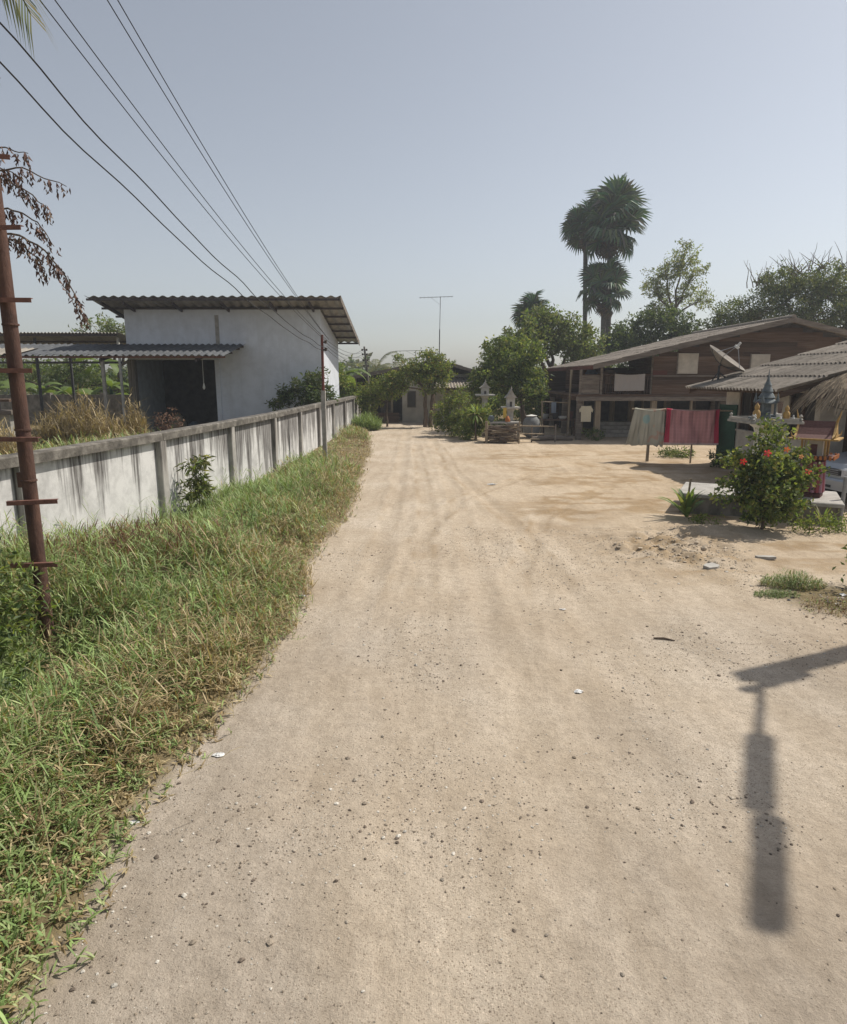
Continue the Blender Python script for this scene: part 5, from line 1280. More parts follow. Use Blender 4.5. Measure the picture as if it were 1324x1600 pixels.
# young bamboo-like plant by the wall
tree('slender_wall_plant', 'slender leafy young plant growing up against the white wall', 'plant', (-4.28, 12.5), [(-4.28, 12.5, 0.95, 0.16, 0.16, 0.28), (-4.3, 12.55, 0.55, 0.25, 0.25, 0.35), (-4.2, 12.5, 1.2, 0.1, 0.1, 0.12)], 44, 0.13, 16, 0.15, G_LIGHT + G_DULL, 0.014, aspect=0.2, droop=0.6)

# ---- palms
def fan_mesh(name, R_, nseg, cols, sag):
    mb = MB()
    # petiole along +x then the fan opens around its tip
    pl_ = R_ * 0.75
    mb.tube([(0, 0, 0), (pl_ * 0.5, 0, 0.04), (pl_, 0, 0)], [0.05, 0.04, 0.03], 5, (0.10, 0.11, 0.045))
    for k in range(nseg):
        th = (k / (nseg - 1) - 0.5) * R(270)
        L = R_ * (0.82 + 0.18 * math.cos(th / 2)) * random.uniform(0.9, 1.05)
        c = cols[k % len(cols)]; c = tuple(x * random.uniform(0.75, 1.25) for x in c)
        d = Vector((math.cos(th), math.sin(th), 0)); s_ = Vector((-d.y, d.x, 0))
        p0_ = Vector((pl_, 0, 0)); w = L * 0.078
        pm = p0_ + d * L * 0.62 + Vector((0, 0, 0.10 * R_ * math.cos(th) + (0.05 if k % 2 else 0)))
        pt = p0_ + d * L + Vector((0, 0, -sag * R_ * random.uniform(0.6, 1.4)))
        z_ = Vector((0, 0, 0.02 + w * 0.5))
        mb.add([p0_ - s_ * w * 0.2, p0_ + s_ * w * 0.2, pm + s_ * w + z_, pm, pm - s_ * w + z_, pt], [(0, 3, 4), (0, 1, 3), (1, 2, 3), (3, 2, 5), (4, 3, 5)], c)
    return raw_mesh(name, mb, 'fanleaf', False, True)
FANC = [(0.10, 0.145, 0.09), (0.12, 0.165, 0.10), (0.085, 0.12, 0.08), (0.15, 0.185, 0.12)]
fans = [fan_mesh('fan_frond', 1.25, 26, FANC, s) for s in (0.05, 0.15, 0.28)]
deadfan = fan_mesh('dead_fan_frond', 1.1, 22, [(0.15, 0.11, 0.07), (0.11, 0.085, 0.055)], 0.35)
def sugar_palm(label, base, top, n_, scale, tr=0.2, dead=8, elong=1.0):
    t = thing('sugar_palm', label, 'palm tree', base, 'sugar palms behind the stilt house')
    b, tp = Vector(base), Vector(top)
    MB().tube([b, b.lerp(tp, 0.3) + Vector((0.06, 0, 0)), b.lerp(tp, 0.7), tp], [tr * 1.3, tr, tr * 0.95, tr * 1.1], 12).build('trunk', 'palmbark', t, True)
    MB().lathe([(tr * 1.0, -1.0), (tr * 2.0, -0.4), (tr * 2.2, 0.1), (tr * 1.0, 0.5)], 10, top).build('crown_shaft', 'palmbark', t, True)
    for k in range(n_ + dead):
        isd = k >= n_
        f = (k + 0.5) / n_ if not isd else 1.0
        az = k * 2.39996 + random.uniform(-0.3, 0.3)
        el = math.asin(max(-0.999, min(0.999, 0.98 - 1.75 * f))) if not isd else R(random.uniform(-82, -55))
        el = max(el, R(-58)) if not isd else el
        M = Matrix.Rotation(az, 4, 'Z') @ Matrix.Rotation(-el, 4, 'Y') @ Matrix.Rotation(random.uniform(-0.9, 0.9), 4, 'X') @ Matrix.Scale(scale * random.uniform(0.85, 1.12) * (0.7 if isd else 1), 4)
        M.translation = tp + Vector((0, 0, 0.35 - (0.5 + elong) * f - (0.6 if isd else 0)))
        inst(deadfan if isd else random.choice(fans), 'frond', t, M)
    return t
sugar_palm('tallest sugar palm with a dense crown, right of the three', (15.6, 58, -0.2), (15.3, 58, 15.4), 27, 1.45, 0.24, 4, 0.8)
sugar_palm('sugar palm with slimmer crown left of the tallest palm', (14.1, 59.5, -0.2), (13.6, 59.5, 15.2), 15, 1.05, 0.19, 2, 0.2)
sugar_palm('shorter sugar palm whose crown sits below the tallest one', (14.9, 57, -0.2), (14.8, 57, 9.9), 19, 1.1, 0.22, 3, 0.3)
sugar_palm('low sugar palm above the bushy tree left of the tall palms', (8.0, 52, -0.2), (8.15, 52, 7.2), 26, 0.82, 0.19, 6, 0.5)

def feather_mesh(name, L, nleaf, ll, cols, seg=14, arch=1.1, wid=0.035):
    mb = MB(); pts = []; e = 0.9; p = Vector((0, 0, 0))
    for i in range(seg + 1):
        pts.append(p.copy()); p = p + Vector((math.cos(e), 0, math.sin(e))) * (L / seg); e -= arch * (0.4 + 1.2 * i / seg) * 2 / seg
    mb.tube(pts, [0.035 * (1 - 0.8 * i / seg) for i in range(seg + 1)], 5, (0.13, 0.14, 0.05))
    for k in range(nleaf):
        f = 0.15 + 0.85 * k / (nleaf - 1); x = f * seg; i = min(int(x), seg - 1); q_ = pts[i].lerp(pts[i + 1], x - i)
        t = (pts[i + 1] - pts[i]).normalized()
        Lk = ll * (0.45 + 0.75 * math.sin(math.pi * min(1, f * 0.85 + 0.12))) * random.uniform(0.9, 1.1)
        for s_ in (-1, 1):
            d = (Vector((0, s_, 0)) * 0.8 + t * 0.75 + Vector((0, 0, -0.25 + random.uniform(-0.1, 0.1)))).normalized()
            w = t * wid * 0.5
            m_ = q_ + d * Lk * 0.55 + Vector((0, 0, 0.02)); e_ = q_ + d * Lk + Vector((0, 0, -0.22 * Lk))
            c = cols[random.randrange(len(cols))]
            mb.add([q_ - w * 0.6, q_ + w * 0.6, m_ + w, m_ - w, e_], [(0, 1, 2, 3), (3, 2, 4)], c)
    return raw_mesh(name, mb, 'leaf', False, True)
COCO = [(0.10, 0.13, 0.04), (0.085, 0.115, 0.04), (0.13, 0.14, 0.05), (0.19, 0.16, 0.05)]
coco = [feather_mesh('coconut_frond', 3.6, 64, 0.75, COCO, arch=a) for a in (0.8, 1.25)]
def coconut(label, base, h, n_, lean=(0, 0), sc_=1.0, extra=()):
    t = thing('coconut_palm', label, 'palm tree', base, 'coconut palms')
    b = Vector(base); tp = b + Vector((lean[0], lean[1], h))
    MB().tube([b, b.lerp(tp, 0.35) + Vector((-lean[0] * 0.15, 0, 0)), b.lerp(tp, 0.7), tp], [0.22 * sc_, 0.15 * sc_, 0.13 * sc_, 0.12 * sc_], 10).build('trunk', 'palmbark', t, True)
    for k in range(n_):
        el = R(62 - 105 * (k / n_)); az = k * 2.39996
        M = Matrix.Rotation(az, 4, 'Z') @ Matrix.Rotation(-el + R(35), 4, 'Y') @ Matrix.Scale(sc_ * random.uniform(0.9, 1.1), 4); M.translation = tp
        inst(coco[k % 2], 'frond', t, M)
    for az, el, s_, roll in extra:
        M = Matrix.Rotation(az, 4, 'Z') @ Matrix.Rotation(-el, 4, 'Y') @ Matrix.Rotation(roll, 4, 'X') @ Matrix.Scale(s_, 4); M.translation = tp
        inst(coco[1], 'frond', t, M)
    return t
coconut('distant coconut palm left of the end house roof', (-5.6, 78, -0.2), 3.3, 15, (0.1, 0), 0.95)
coconut('distant coconut palm just right of the other far one', (-3.4, 82, -0.2), 3.2, 15, (0.2, 0), 0.9)
coconut('near coconut palm whose frond tip hangs into the upper left corner', (-6.0, 6.75, -0.2), 6.25, 0, (0.1, 0.1), 0.9, ((-0.06, R(-8), 0.86, 0.5), (2.2, 0.1, 0.9, 0), (3.2, 0.2, 0.9, 0), (4.3, 0.0, 0.9, 0), (1.5, 0.1, 0.9, 0.2), (5.0, -0.1, 0.9, 0), (2.7, -0.5, 0.9, 0)))

# ---- bananas
def banana_leaf(L, w):
    mb = MB(); seg = 9; e = 1.15; p = Vector((0, 0, 0)); pts = []
    for i in range(seg + 1):
        pts.append(p.copy()); p = p + Vector((math.cos(e), 0, math.sin(e))) * (L / seg); e -= 0.24
    vs_ = []; 
    for i, q_ in enumerate(pts):
        f = i / seg; ww = 0.012 if f < 0.15 else w * math.sin(math.pi * (0.12 + 0.86 * (f - 0.15) / 0.85)) ** 0.6
        if i == seg: ww = 0.02
        dz = 0.25 * ww
        vs_ += [q_ + Vector((0, -ww, -dz + random.uniform(-0.03, 0.03))), q_, q_ + Vector((0, ww, -dz + random.uniform(-0.03, 0.03)))]
    f_ = []
    for i in range(seg): a = i * 3; f_ += [(a, a + 1, a + 4, a + 3), (a + 1, a + 2, a + 5, a + 4)]
    mb.add(vs_, f_, (0.13, 0.19, 0.05))
    return raw_mesh('banana_leaf', mb, 'leaf', True, True)
bls = [banana_leaf(2.2, 0.3), banana_leaf(1.7, 0.25)]
def banana(label, x, y, h, n_=8):
    t = thing('banana_plant', label, 'banana plant', (x, y, -0.1), 'banana plants')
    MB().tube([(x, y, -0.1), (x + 0.05, y, h * 0.6), (x, y, h)], [0.13, 0.11, 0.07], 10, None).build('stem', 'green', t, True)
    for k in range(n_):
        M = Matrix.Rotation(k * 2.39996 + x, 4, 'Z') @ Matrix.Rotation(random.uniform(-0.2, 0.45), 4, 'Y') @ Matrix.Rotation(random.uniform(-0.3, 0.3), 4, 'X') @ Matrix.Scale(random.uniform(0.8, 1.1), 4); M.translation = (x, y, h - 0.1 - 0.05 * k)
        inst(random.choice(bls), 'leaf', t, M)
for x, y, h, lab in ((-25.5, 40.5, 2.2, 'leftmost banana plant under the sheds at the left edge'), (-23.2, 41, 2.0, 'second banana plant from the left edge'), (-21.0, 40.2, 1.7, 'third banana plant from the left, broad leaf across the gap'),
                     (-18.9, 41, 2.2, 'banana plant left of the half white post'), (-17.0, 40, 1.6, 'banana plant right of the half white post'), (-15.0, 41, 2.0, 'banana plant beside the left corner of the white building'), (-20.5, 43.5, 3.6, 'tall banana plant poking above the dark shed roof'),
                     (-4.6, 37.6, 2.9, 'banana plant behind the right end of the white building'), (-27.8, 41.2, 2.4, 'banana plant half cut by the left frame edge')):
    banana(lab, x, y, h)

# ---- dry hanging branches at the upper left
dt = thing('withered_tree', 'withered tree branches with hanging dry reddish leaves at the left edge', 'tree', (-6.6, 7.6, -0.1))
MB().tube([(-6.6, 7.6, -0.1), (-6.55, 7.5, 2.2), (-6.3, 7.4, 4.2)], [0.09, 0.075, 0.05], 8).build('trunk', 'bark', dt, True)
brs = [((-6.3, 7.4, 4.2), (-4.3, 6.9, 4.74), (-3.90, 6.7, 4.78), (-3.60, 6.6, 4.70)), ((-6.3, 7.4, 4.2), (-4.2, 6.9, 4.64), (-3.72, 6.7, 4.60), (-3.28, 6.6, 4.42)), ((-6.3, 7.4, 4.1), (-4.2, 6.8, 4.58), (-3.85, 6.6, 4.50), (-3.60, 6.6, 4.34), (-3.47, 6.6, 4.22)),
       ((-6.3, 7.4, 4.1), (-4.3, 6.8, 4.62), (-3.90, 6.6, 4.60), (-3.66, 6.55, 4.48)), ((-6.35, 7.4, 4.0), (-4.2, 6.8, 4.26), (-3.84, 6.6, 4.24), (-3.58, 6.6, 4.12), (-3.45, 6.6, 3.90)), ((-6.4, 7.4, 3.6), (-4.2, 6.8, 4.05), (-3.84, 6.6, 4.02), (-3.60, 6.6, 3.92), (-3.42, 6.6, 3.72), (-3.30, 6.6, 3.48), (-3.25, 6.6, 3.28)),
       ((-6.4, 7.4, 3.5), (-4.2, 6.8, 4.0), (-3.80, 6.6, 3.96), (-3.62, 6.6, 3.80), (-3.56, 6.6, 3.66))]
lp_, ls_, ld_ = [], [], []
for bi, br in enumerate(brs):
    P2 = [Vector(p) for p in br]
    pts = []
    for a, b_ in zip(P2[:-1], P2[1:]):
        for i in range(6): pts.append(a.lerp(b_, i / 6) + Vector((0, 0, 0.01 * math.sin(i * 1.3 + bi))))
    pts.append(P2[-1])
    MB().tube(pts, [0.014 * (1 - 0.75 * i / (len(pts) - 1)) for i in range(len(pts))], 5).build('twig', 'bark', dt)
    for i, p in enumerate(pts):
        if i < 5: continue
        for k in range(5):
            if random.random() < 0.62: continue
            q_ = p + Vector((random.uniform(-0.03, 0.03), random.uniform(-0.06, 0.06), 0))
            for j in range(random.randint(2, 5)):
                lp_.append(q_ + Vector((random.uniform(-0.012, 0.012), random.uniform(-0.02, 0.02), -0.025 * j))); ls_.append(random.uniform(0.035, 0.065)); ld_.append((random.uniform(-0.5, 0.5), random.uniform(-0.5, 0.5), -1))
lp_ = np.array([tuple(p) for p in lp_]); 
V, F, Cc = leaves(lp_, np.array(ls_), np.array(ld_), pal(len(lp_), [(0.12, 0.07, 0.06), (0.16, 0.10, 0.08), (0.09, 0.055, 0.05), (0.20, 0.14, 0.11)]), 0.26, 0.6, 0.3)
o = mesh_np('dry_leaves', V, F, 'dryleaf', Cc, dt); o['kind'] = 'stuff'

# ================================================================ GRASS
def culms(x, y, h, cols, nl=5, lw=0.006, ll=0.16, lean=0.35, stemw=0.0022, z0=None, stemc=(0.20, 0.19, 0.08)):
    """grass stems with side blades; arrays per culm"""
    n_ = len(x); z = gheight(x, y) - 0.01 if z0 is None else z0
    az = rng.uniform(0, 2 * np.pi, n_); ln = np.abs(rng.normal(0, lean, n_))
    dx, dy = np.cos(az) * ln, np.sin(az) * ln
    Vs, Fs, Cs = [], [], []; base = 0
    fr = np.linspace(0, 1, 4)
    pos = lambda f: np.stack([x + dx * h * f ** 1.6, y + dy * h * f ** 1.6, z + h * f * (1 - 0.25 * ln * f)], -1)
    sx_, sy_ = -np.sin(az + 0.7), np.cos(az + 0.7)
    S = np.stack([sx_, sy_, 0 * sx_], -1)
    ring = []
    for f in fr:
        w = stemw * (1 - 0.6 * f)
        w = np.broadcast_to(w, (n_,))[:, None] if np.ndim(w) else w
        ring += [pos(f) - S * w, pos(f) + S * w]
    Vs.append(np.stack(ring, 1).reshape(-1, 3))
    i = np.arange(n_)[:, None] * 8
    Fs.append(np.concatenate([i + np.array([0, 1, 3, 2]) + 2 * k for k in range(3)])); base = n_ * 8
    Cs.append(np.repeat(cols * 0.5 + np.array(stemc) * 0.5, 8, 0))
    Ft = []
    for k in range(nl):
        f = 0.15 + 0.85 * (k + rng.random(n_)) / nl
        p = np.stack([x + dx * h * f ** 1.6, y + dy * h * f ** 1.6, z + h * f * (1 - 0.25 * ln * f)], -1)
        a2 = rng.uniform(0, 2 * np.pi, n_); el = rng.uniform(0.15, 1.25, n_)
        L = ll * rng.uniform(0.5, 1.3, n_) * np.clip(h / 0.25, 0.35, 1.3); w = lw * rng.uniform(0.6, 1.3, n_)
        d = np.stack([np.cos(a2) * np.cos(el), np.sin(a2) * np.cos(el), np.sin(el)], -1)
        s2_ = np.stack([-np.sin(a2), np.cos(a2), 0 * a2], -1) * w[:, None]
        g = np.array([0, 0, -1.0]); sag = rng.uniform(0.1, 0.6, n_)[:, None]
        m1 = p + d * (L * 0.4)[:, None] + g * sag * (L * 0.10)[:, None]
        m2 = p + d * (L * 0.75)[:, None] + g * sag * (L * 0.38)[:, None]
        tp = p + d * L[:, None] + g * sag * (L * 0.75)[:, None]
        Vs.append(np.stack([p - s2_ * 0.5, p + s2_ * 0.5, m1 - s2_, m1 + s2_, m2 - s2_ * 0.7, m2 + s2_ * 0.7, tp], 1).reshape(-1, 3))
        i = np.arange(n_)[:, None] * 7 + base
        Fs.append(np.concatenate([i + np.array([0, 1, 3, 2]), i + np.array([2, 3, 5, 4])])); Ft.append(i + np.array([4, 5, 6])); base += n_ * 7
        Cs.append(np.repeat(cols * rng.uniform(0.75, 1.25, (n_, 1)), 7, 0))
    return np.concatenate(Vs), [np.concatenate(Fs), np.concatenate(Ft)], np.concatenate(Cs)

GG = np.array([(0.225, 0.315, 0.105), (0.265, 0.35, 0.13), (0.18, 0.27, 0.09), (0.31, 0.36, 0.17)])
GD = np.array([(0.36, 0.285, 0.155), (0.43, 0.35, 0.21), (0.27, 0.20, 0.105)])
GB = np.array([(0.16, 0.075, 0.045), (0.20, 0.11, 0.06), (0.12, 0.06, 0.04)])
def verge(n_, y0, y1, lw, ll, hs_, nl):
    y = y0 + (y1 - y0) * rng.random(n_) ** 1.35; t = rng.random(n_)
    ex, wx_ = edgex(y), wallx(y) + 0.18
    x = wx_ + (ex + 0.12 - wx_) * t
    din = ex - x                                # metres inside the verge
    pat = fbm(x * 0.9, y * 0.7, 3, 101)
    h = hs_ * (0.10 + 0.26 * np.clip(din / 1.3, 0, 1) + 0.16 * np.clip((din - 1.3) / 1.5, 0, 1) * np.clip((9 - y) / 2, 0, 1) - 0.20 * np.clip((din - 1.6) / 0.8, 0, 1) * np.clip((y - 9) / 2, 0, 1)) * (0.15 + 1.75 * np.clip(pat * 1.5 - 0.25, 0, 1)) * rng.uniform(0.55, 1.35, n_) * (1 + 0.75 * np.clip((8.0 - y) / 3, 0, 1) * np.clip(din / 1.0, 0, 1))
    h = h * np.where((np.abs(x + 3.35) < 0.65) & (y > 4.6) & (y < 6.4), 0.42, 1.0)
    keep = (din > -0.05) | (rng.random(n_) < 0.4)
    # sparse trampled fringe and the thin stretch near the service pole
    keep &= rng.random(n_) < np.clip(0.30 + din / 0.5, 0.15, 1)
    keep &= rng.random(n_) < np.clip(fbm(x * 2.3, y * 2.0, 3, 171) * 3.0 - 0.55, 0.22 + 0.5 * np.clip((5.5 - y) / 2, 0, 1), 1)
    thin = (y > 20) & (y < 29) & (din < 2.2)
    keep &= ~(thin & (rng.random(n_) < 0.45)); h = np.where(thin, h * 0.45, h)
    keep &= np.hypot(x + 3.62, y - 6.15) > 0.13
    k = rng.integers(0, 4, n_)
    c = GG[k].copy()
    dry = np.clip(0.80 - din * 0.40, 0.12, 0.9) + 0.8 * (fbm(x * 0.8 + 9, y * 0.8, 3, 111) - 0.5)
    dry = np.where(thin, dry + 0.25, dry) * np.clip((y - 1.6) / 3.0, 0.25, 1)
    isd = rng.random(n_) < dry
    c[isd] = GD[rng.integers(0, 3, isd.sum())]
    br = np.exp(-(((x + 3.95) / 0.9) ** 2 + ((y - 8.6) / 1.1) ** 2)) + 0.8 * np.exp(-(((x + 2.3) / 0.5) ** 2 + ((y - 27) / 1.2) ** 2))
    isb = rng.random(n_) < br * 0.75
    c[isb] = GB[rng.integers(0, 3, isb.sum())]
    c = c * rng.uniform(0.75, 1.25, (n_, 1))
    return culms(x[keep], y[keep], h[keep], c[keep], nl, lw, ll, 0.5)
parts = [verge(28000, 1.4, 8.0, 0.0058, 0.20, 1.05, 5), verge(13500, 8.0, 16, 0.0068, 0.21, 1.05, 5), verge(6500, 16, 40.5, 0.010, 0.24, 1.0, 4)]
for (V, F, C), nm_, lab in zip(parts, ('verge_grass', 'verge_grass', 'verge_grass'), ('tall green and straw grass on the near left verge', 'grass on the middle stretch of the verge below the wall', 'thin dry grass on the far stretch of the verge')):
    tag(mesh_np(nm_, V, F, 'grass', C), lab, 'grass', None, 'stuff')
# long dry straws lying through the near grass
n_ = 260
y = rng.uniform(2.5, 10, n_); x = wallx(y) + 0.4 + rng.random(n_) * (edgex(y) - wallx(y) - 0.6)
V, F, C = culms(x, y, rng.uniform(0.35, 0.85, n_), np.tile(np.array([(0.42, 0.34, 0.20)]), (n_, 1)) * rng.uniform(0.7, 1.2, (n_, 1)), 2, 0.004, 0.16, 1.0, 0.004)
tag(mesh_np('straw_stalks', V, F, 'grass', C), 'long pale dry stalks leaning through the verge grass', 'stalks', None, 'stuff')
n_ = 420
y = rng.uniform(5.0, 15, n_); x = wallx(y) + 0.22 + rng.random(n_) ** 1.5 * 0.9
V, F, C = culms(x, y, rng.uniform(0.35, 0.85, n_) * (0.4 + 0.7 * vnoise(y * 1.4, y * 0, 77)), GG[rng.integers(0, 4, n_)] * rng.uniform(0.7, 1.1, (n_, 1)), 6, 0.0055, 0.20, 0.35, 0.003)
tag(mesh_np('tall_wall_grass', V, F, 'grass', C), 'tall wispy grass growing up against the foot of the wall', 'grass', None, 'stuff')
def patch(name, label, cx, cy, rx, ry, n_, h, cols, lw=0.006, ll=0.15, nl=4, lean=0.45):
    a = rng.uniform(0, 2 * np.pi, n_); r = rng.random(n_) ** 0.6
    x = cx + rx * r * np.cos(a); y = cy + ry * r * np.sin(a)
    hh = h * (1.1 - 0.6 * r) * rng.uniform(0.5, 1.25, n_)
    cols = np.array(cols); c = cols[rng.integers(0, len(cols), n_)] * rng.uniform(0.75, 1.25, (n_, 1))
    V, F, C = culms(x, y, hh, c, nl, lw, ll, lean)
    return tag(mesh_np(name, V, F, 'grass', C), label, 'grass', None, 'stuff')
patch('grass_tuft', 'green grass tuft on the bare ground right of the road', 4.86, 8.42, 0.42, 0.22, 520, 0.20, np.concatenate([GG * 0.8, GD[:1]]), 0.004, 0.12)
patch('grass_tuft', 'low flat green patch left of the grass tuft', 4.45, 8.05, 0.3, 0.14, 320, 0.08, GG * 0.7, 0.004, 0.08)
patch('grass_tuft', 'thin dry grass around the litter right of the tuft', 5.0, 7.55, 0.5, 0.35, 300, 0.10, np.concatenate([GD, GB, GG[:1]]), 0.004, 0.10)
patch('grass_tuft', 'fresh green grass clump at the far end of the wall', -3.0, 35.2, 0.75, 0.8, 900, 0.75, GG, 0.012, 0.35)
patch('dry_reeds', 'tall tan reeds behind the wall at left', -12.1, 23.6, 1.6, 0.9, 1000, 1.75, GD * np.array((0.98, 0.98, 1.0)), 0.011, 0.42, 5, 0.14)
patch('dry_reeds', 'narrow clump of tan reeds by the half white post', -10.6, 24.6, 0.45, 0.5, 320, 1.75, GD, 0.011, 0.42, 5, 0.13)
patch('dry_reeds', 'tan reeds behind the wall left of the rusty pole', -12.6, 19.5, 1.0, 0.8, 520, 1.35, GD, 0.011, 0.4, 5, 0.16)
patch('yard_grass', 'green grass in the yard just behind the wall', -9.6, 21.5, 3.4, 4.5, 2600, 0.75, np.concatenate([GG, GD]), 0.012, 0.35, 4)
tree('withered_shrub', 'withered brown shrub beside the left pillar of the white building', 'shrub', (-9.55, 24.9), [(-9.5, 24.9, 1.0, 0.6, 0.5, 0.55), (-9.0, 24.9, 0.7, 0.5, 0.5, 0.4)], 60, 0.22, 14, 0.09, [(0.14, 0.075, 0.05), (0.2, 0.12, 0.08)], 0.02, aspect=0.4, twigs=50, lm='dryleaf')

# ================================================================ GRAVEL, CLODS, LITTER
ico_v = np.array([(0, 0, 1), (0.894, 0, 0.447), (0.276, 0.851, 0.447), (-0.724, 0.526, 0.447), (-0.724, -0.526, 0.447), (0.276, -0.851, 0.447), (0.724, 0.526, -0.447), (-0.276, 0.851, -0.447), (-0.894, 0, -0.447), (-0.276, -0.851, -0.447), (0.724, -0.526, -0.447), (0, 0, -1)])
ico_f = np.array([(0, 1, 2), (0, 2, 3), (0, 3, 4), (0, 4, 5), (0, 5, 1), (1, 6, 2), (2, 7, 3), (3, 8, 4), (4, 9, 5), (5, 10, 1), (6, 7, 2), (7, 8, 3), (8, 9, 4), (9, 10, 5), (10, 6, 1), (11, 7, 6), (11, 8, 7), (11, 9, 8), (11, 10, 9), (11, 6, 10)])
def stones(name, label, x, y, r, cols, flat_=0.65, sink=0.38):
    n_ = len(x)
    sc_ = np.stack([rng.uniform(0.7, 1.3, n_), rng.uniform(0.7, 1.3, n_), flat_ * rng.uniform(0.7, 1.2, n_)], -1)
    a = rng.uniform(0, 6.28, n_); ca, sa = np.cos(a), np.sin(a)
    V = ico_v[None] * sc_[:, None, :] * (1 + rng.uniform(-0.22, 0.22, (n_, 12, 1)))
    X = V[..., 0] * ca[:, None] - V[..., 1] * sa[:, None]; Y = V[..., 0] * sa[:, None] + V[..., 1] * ca[:, None]
    V = np.stack([X, Y, V[..., 2]], -1) * r[:, None, None]
    V += np.stack([x, y, gheight(x, y) + r * flat_ * (1 - 2 * sink) * 0.8], -1)[:, None, :]
    F = (np.arange(n_)[:, None, None] * 12 + ico_f[None]).reshape(-1, 3)
    return tag(mesh_np(name, V.reshape(-1, 3), F, 'stone', np.repeat(cols, 12, 0)), label, 'gravel', None, 'stuff')
def scatter(n_, x0, x1, y0, y1, dens):
    X, Y = [], []
    while sum(map(len, X)) < n_:
        x = rng.uniform(x0, x1, n_ * 2); y = y0 + (y1 - y0) * rng.random(n_ * 2) ** 1.5
        k = rng.random(n_ * 2) < dens(x, y); X.append(x[k]); Y.append(y[k])
    return np.concatenate(X)[:n_], np.concatenate(Y)[:n_]
den = lambda x, y: np.clip((fbm(x * 1.1, y * 0.8, 3, 131) - 0.38) * 3.2, 0.04, 1) * (x > edgex(y) - 0.2)
SC = np.array([(0.23, 0.19, 0.145), (0.15, 0.12, 0.095), (0.34, 0.295, 0.24), (0.45, 0.42, 0.37), (0.30, 0.25, 0.195)])
x, y = scatter(21000, -1.8, 4.8, 1.7, 12, den)
stones('gravel', 'loose small gravel strewn over the near dirt road', x, y, np.clip(rng.lognormal(math.log(0.0042), 0.5, len(x)), 0.0022, 0.021), SC[rng.integers(0, 5, len(x))] * rng.uniform(0.7, 1.3, (len(x), 1)))
x, y = scatter(700, 2.9, 5.2, 8.8, 12.2, lambda x, y: np.exp(-(((x - 4.0) / 0.7) ** 2 + ((y - 10.3) / 0.8) ** 2)))
stones('soil_clods', 'crumbly clods of churned soil before the shrine plinth', x, y, np.clip(rng.lognormal(math.log(0.011), 0.6, len(x)), 0.004, 0.06), np.array([(0.44, 0.37, 0.285)]) * rng.uniform(0.75, 1.1, (len(x), 1)), 0.7, 0.5)
x, y = scatter(500, 4.3, 6.4, 6.9, 9.0, lambda x, y: np.exp(-(((x - 5.3) / 0.6) ** 2 + ((y - 7.7) / 0.5) ** 2)))
stones('rubbish_crumbs', 'crumbs of dark rubbish and soil around the grass tuft', x, y, np.clip(rng.lognormal(math.log(0.010), 0.5, len(x)), 0.004, 0.03), np.array([(0.10, 0.08, 0.06), (0.2, 0.15, 0.1), (0.35, 0.3, 0.25), (0.07, 0.07, 0.08)])[rng.integers(0, 4, len(x))])
def scrap(x, y, r, label, mt_='litter'):
    """crumpled scrap of plastic or paper"""
    nr_, na_ = 4, 12; vs_ = [(x, y, gz(x, y) + 0.012)]; f_ = []
    for i in range(1, nr_ + 1):
        for k in range(na_):
            th = 2 * math.pi * k / na_; rr_ = r * i / nr_ * random.uniform(0.65, 1.2)
            X, Y = x + rr_ * math.cos(th), y + rr_ * 0.6 * math.sin(th)
            vs_.append((X, Y, gz(X, Y) + 0.004 + r * 0.28 * random.random()))
    f_ += [(0, 1 + k, 1 + (k + 1) % na_) for k in range(na_)]
    for i in range(nr_ - 1): f_ += [(1 + i * na_ + k, 1 + (i + 1) * na_ + k, 1 + (i + 1) * na_ + (k + 1) % na_, 1 + i * na_ + (k + 1) % na_) for k in range(na_)]
    return tag(MB().add(vs_, f_).build('litter_scrap', mt_), label, 'litter')
for x, y, r, lab in ((1.77, 16.9, 0.13, 'white plastic scrap in the middle of the yard'), (1.64, 7.5, 0.045, 'small white scrap on the road right of centre'), (1.36, 5.42, 0.05, 'pale flattened scrap on the road near the lamp shadow'),
                     (-1.5, 4.42, 0.045, 'crumpled white wrapper at the near grass edge'), (-1.52, 8.0, 0.06, 'pale scrap on the grass edge beside the road'), (-1.86, 11.8, 0.06, 'white scrap in the grass fringe halfway along'),
                     (-1.78, 3.65, 0.03, 'tiny white scrap deep in the near grass'), (5.02, 7.72, 0.05, 'white scrap among the rubbish right of the tuft'), (5.3, 8.05, 0.06, 'pale plastic scrap behind the rubbish at right'), (4.25, 9.0, 0.03, 'tiny white scrap near the broken slab'), (-2.6, 20.6, 0.07, 'white scrap at the foot of the slim pole')):
    scrap(x, y, r, lab)
scrap(5.15, 8.35, 0.06, 'faded pink scrap in the grass tuft', MT['orange'])
mb = MB(); mb.tube([(2.42, 6.62, gz(2.42, 6.62) + 0.01), (2.52, 6.60, gz(2.52, 6.6) + 0.015), (2.62, 6.55, gz(2.62, 6.55) + 0.01)], [0.008, 0.012, 0.006], 6)
tag(mb.build('fallen_twig', 'bark'), 'short dark twig on the dirt left of the lamp shadow', 'twig')

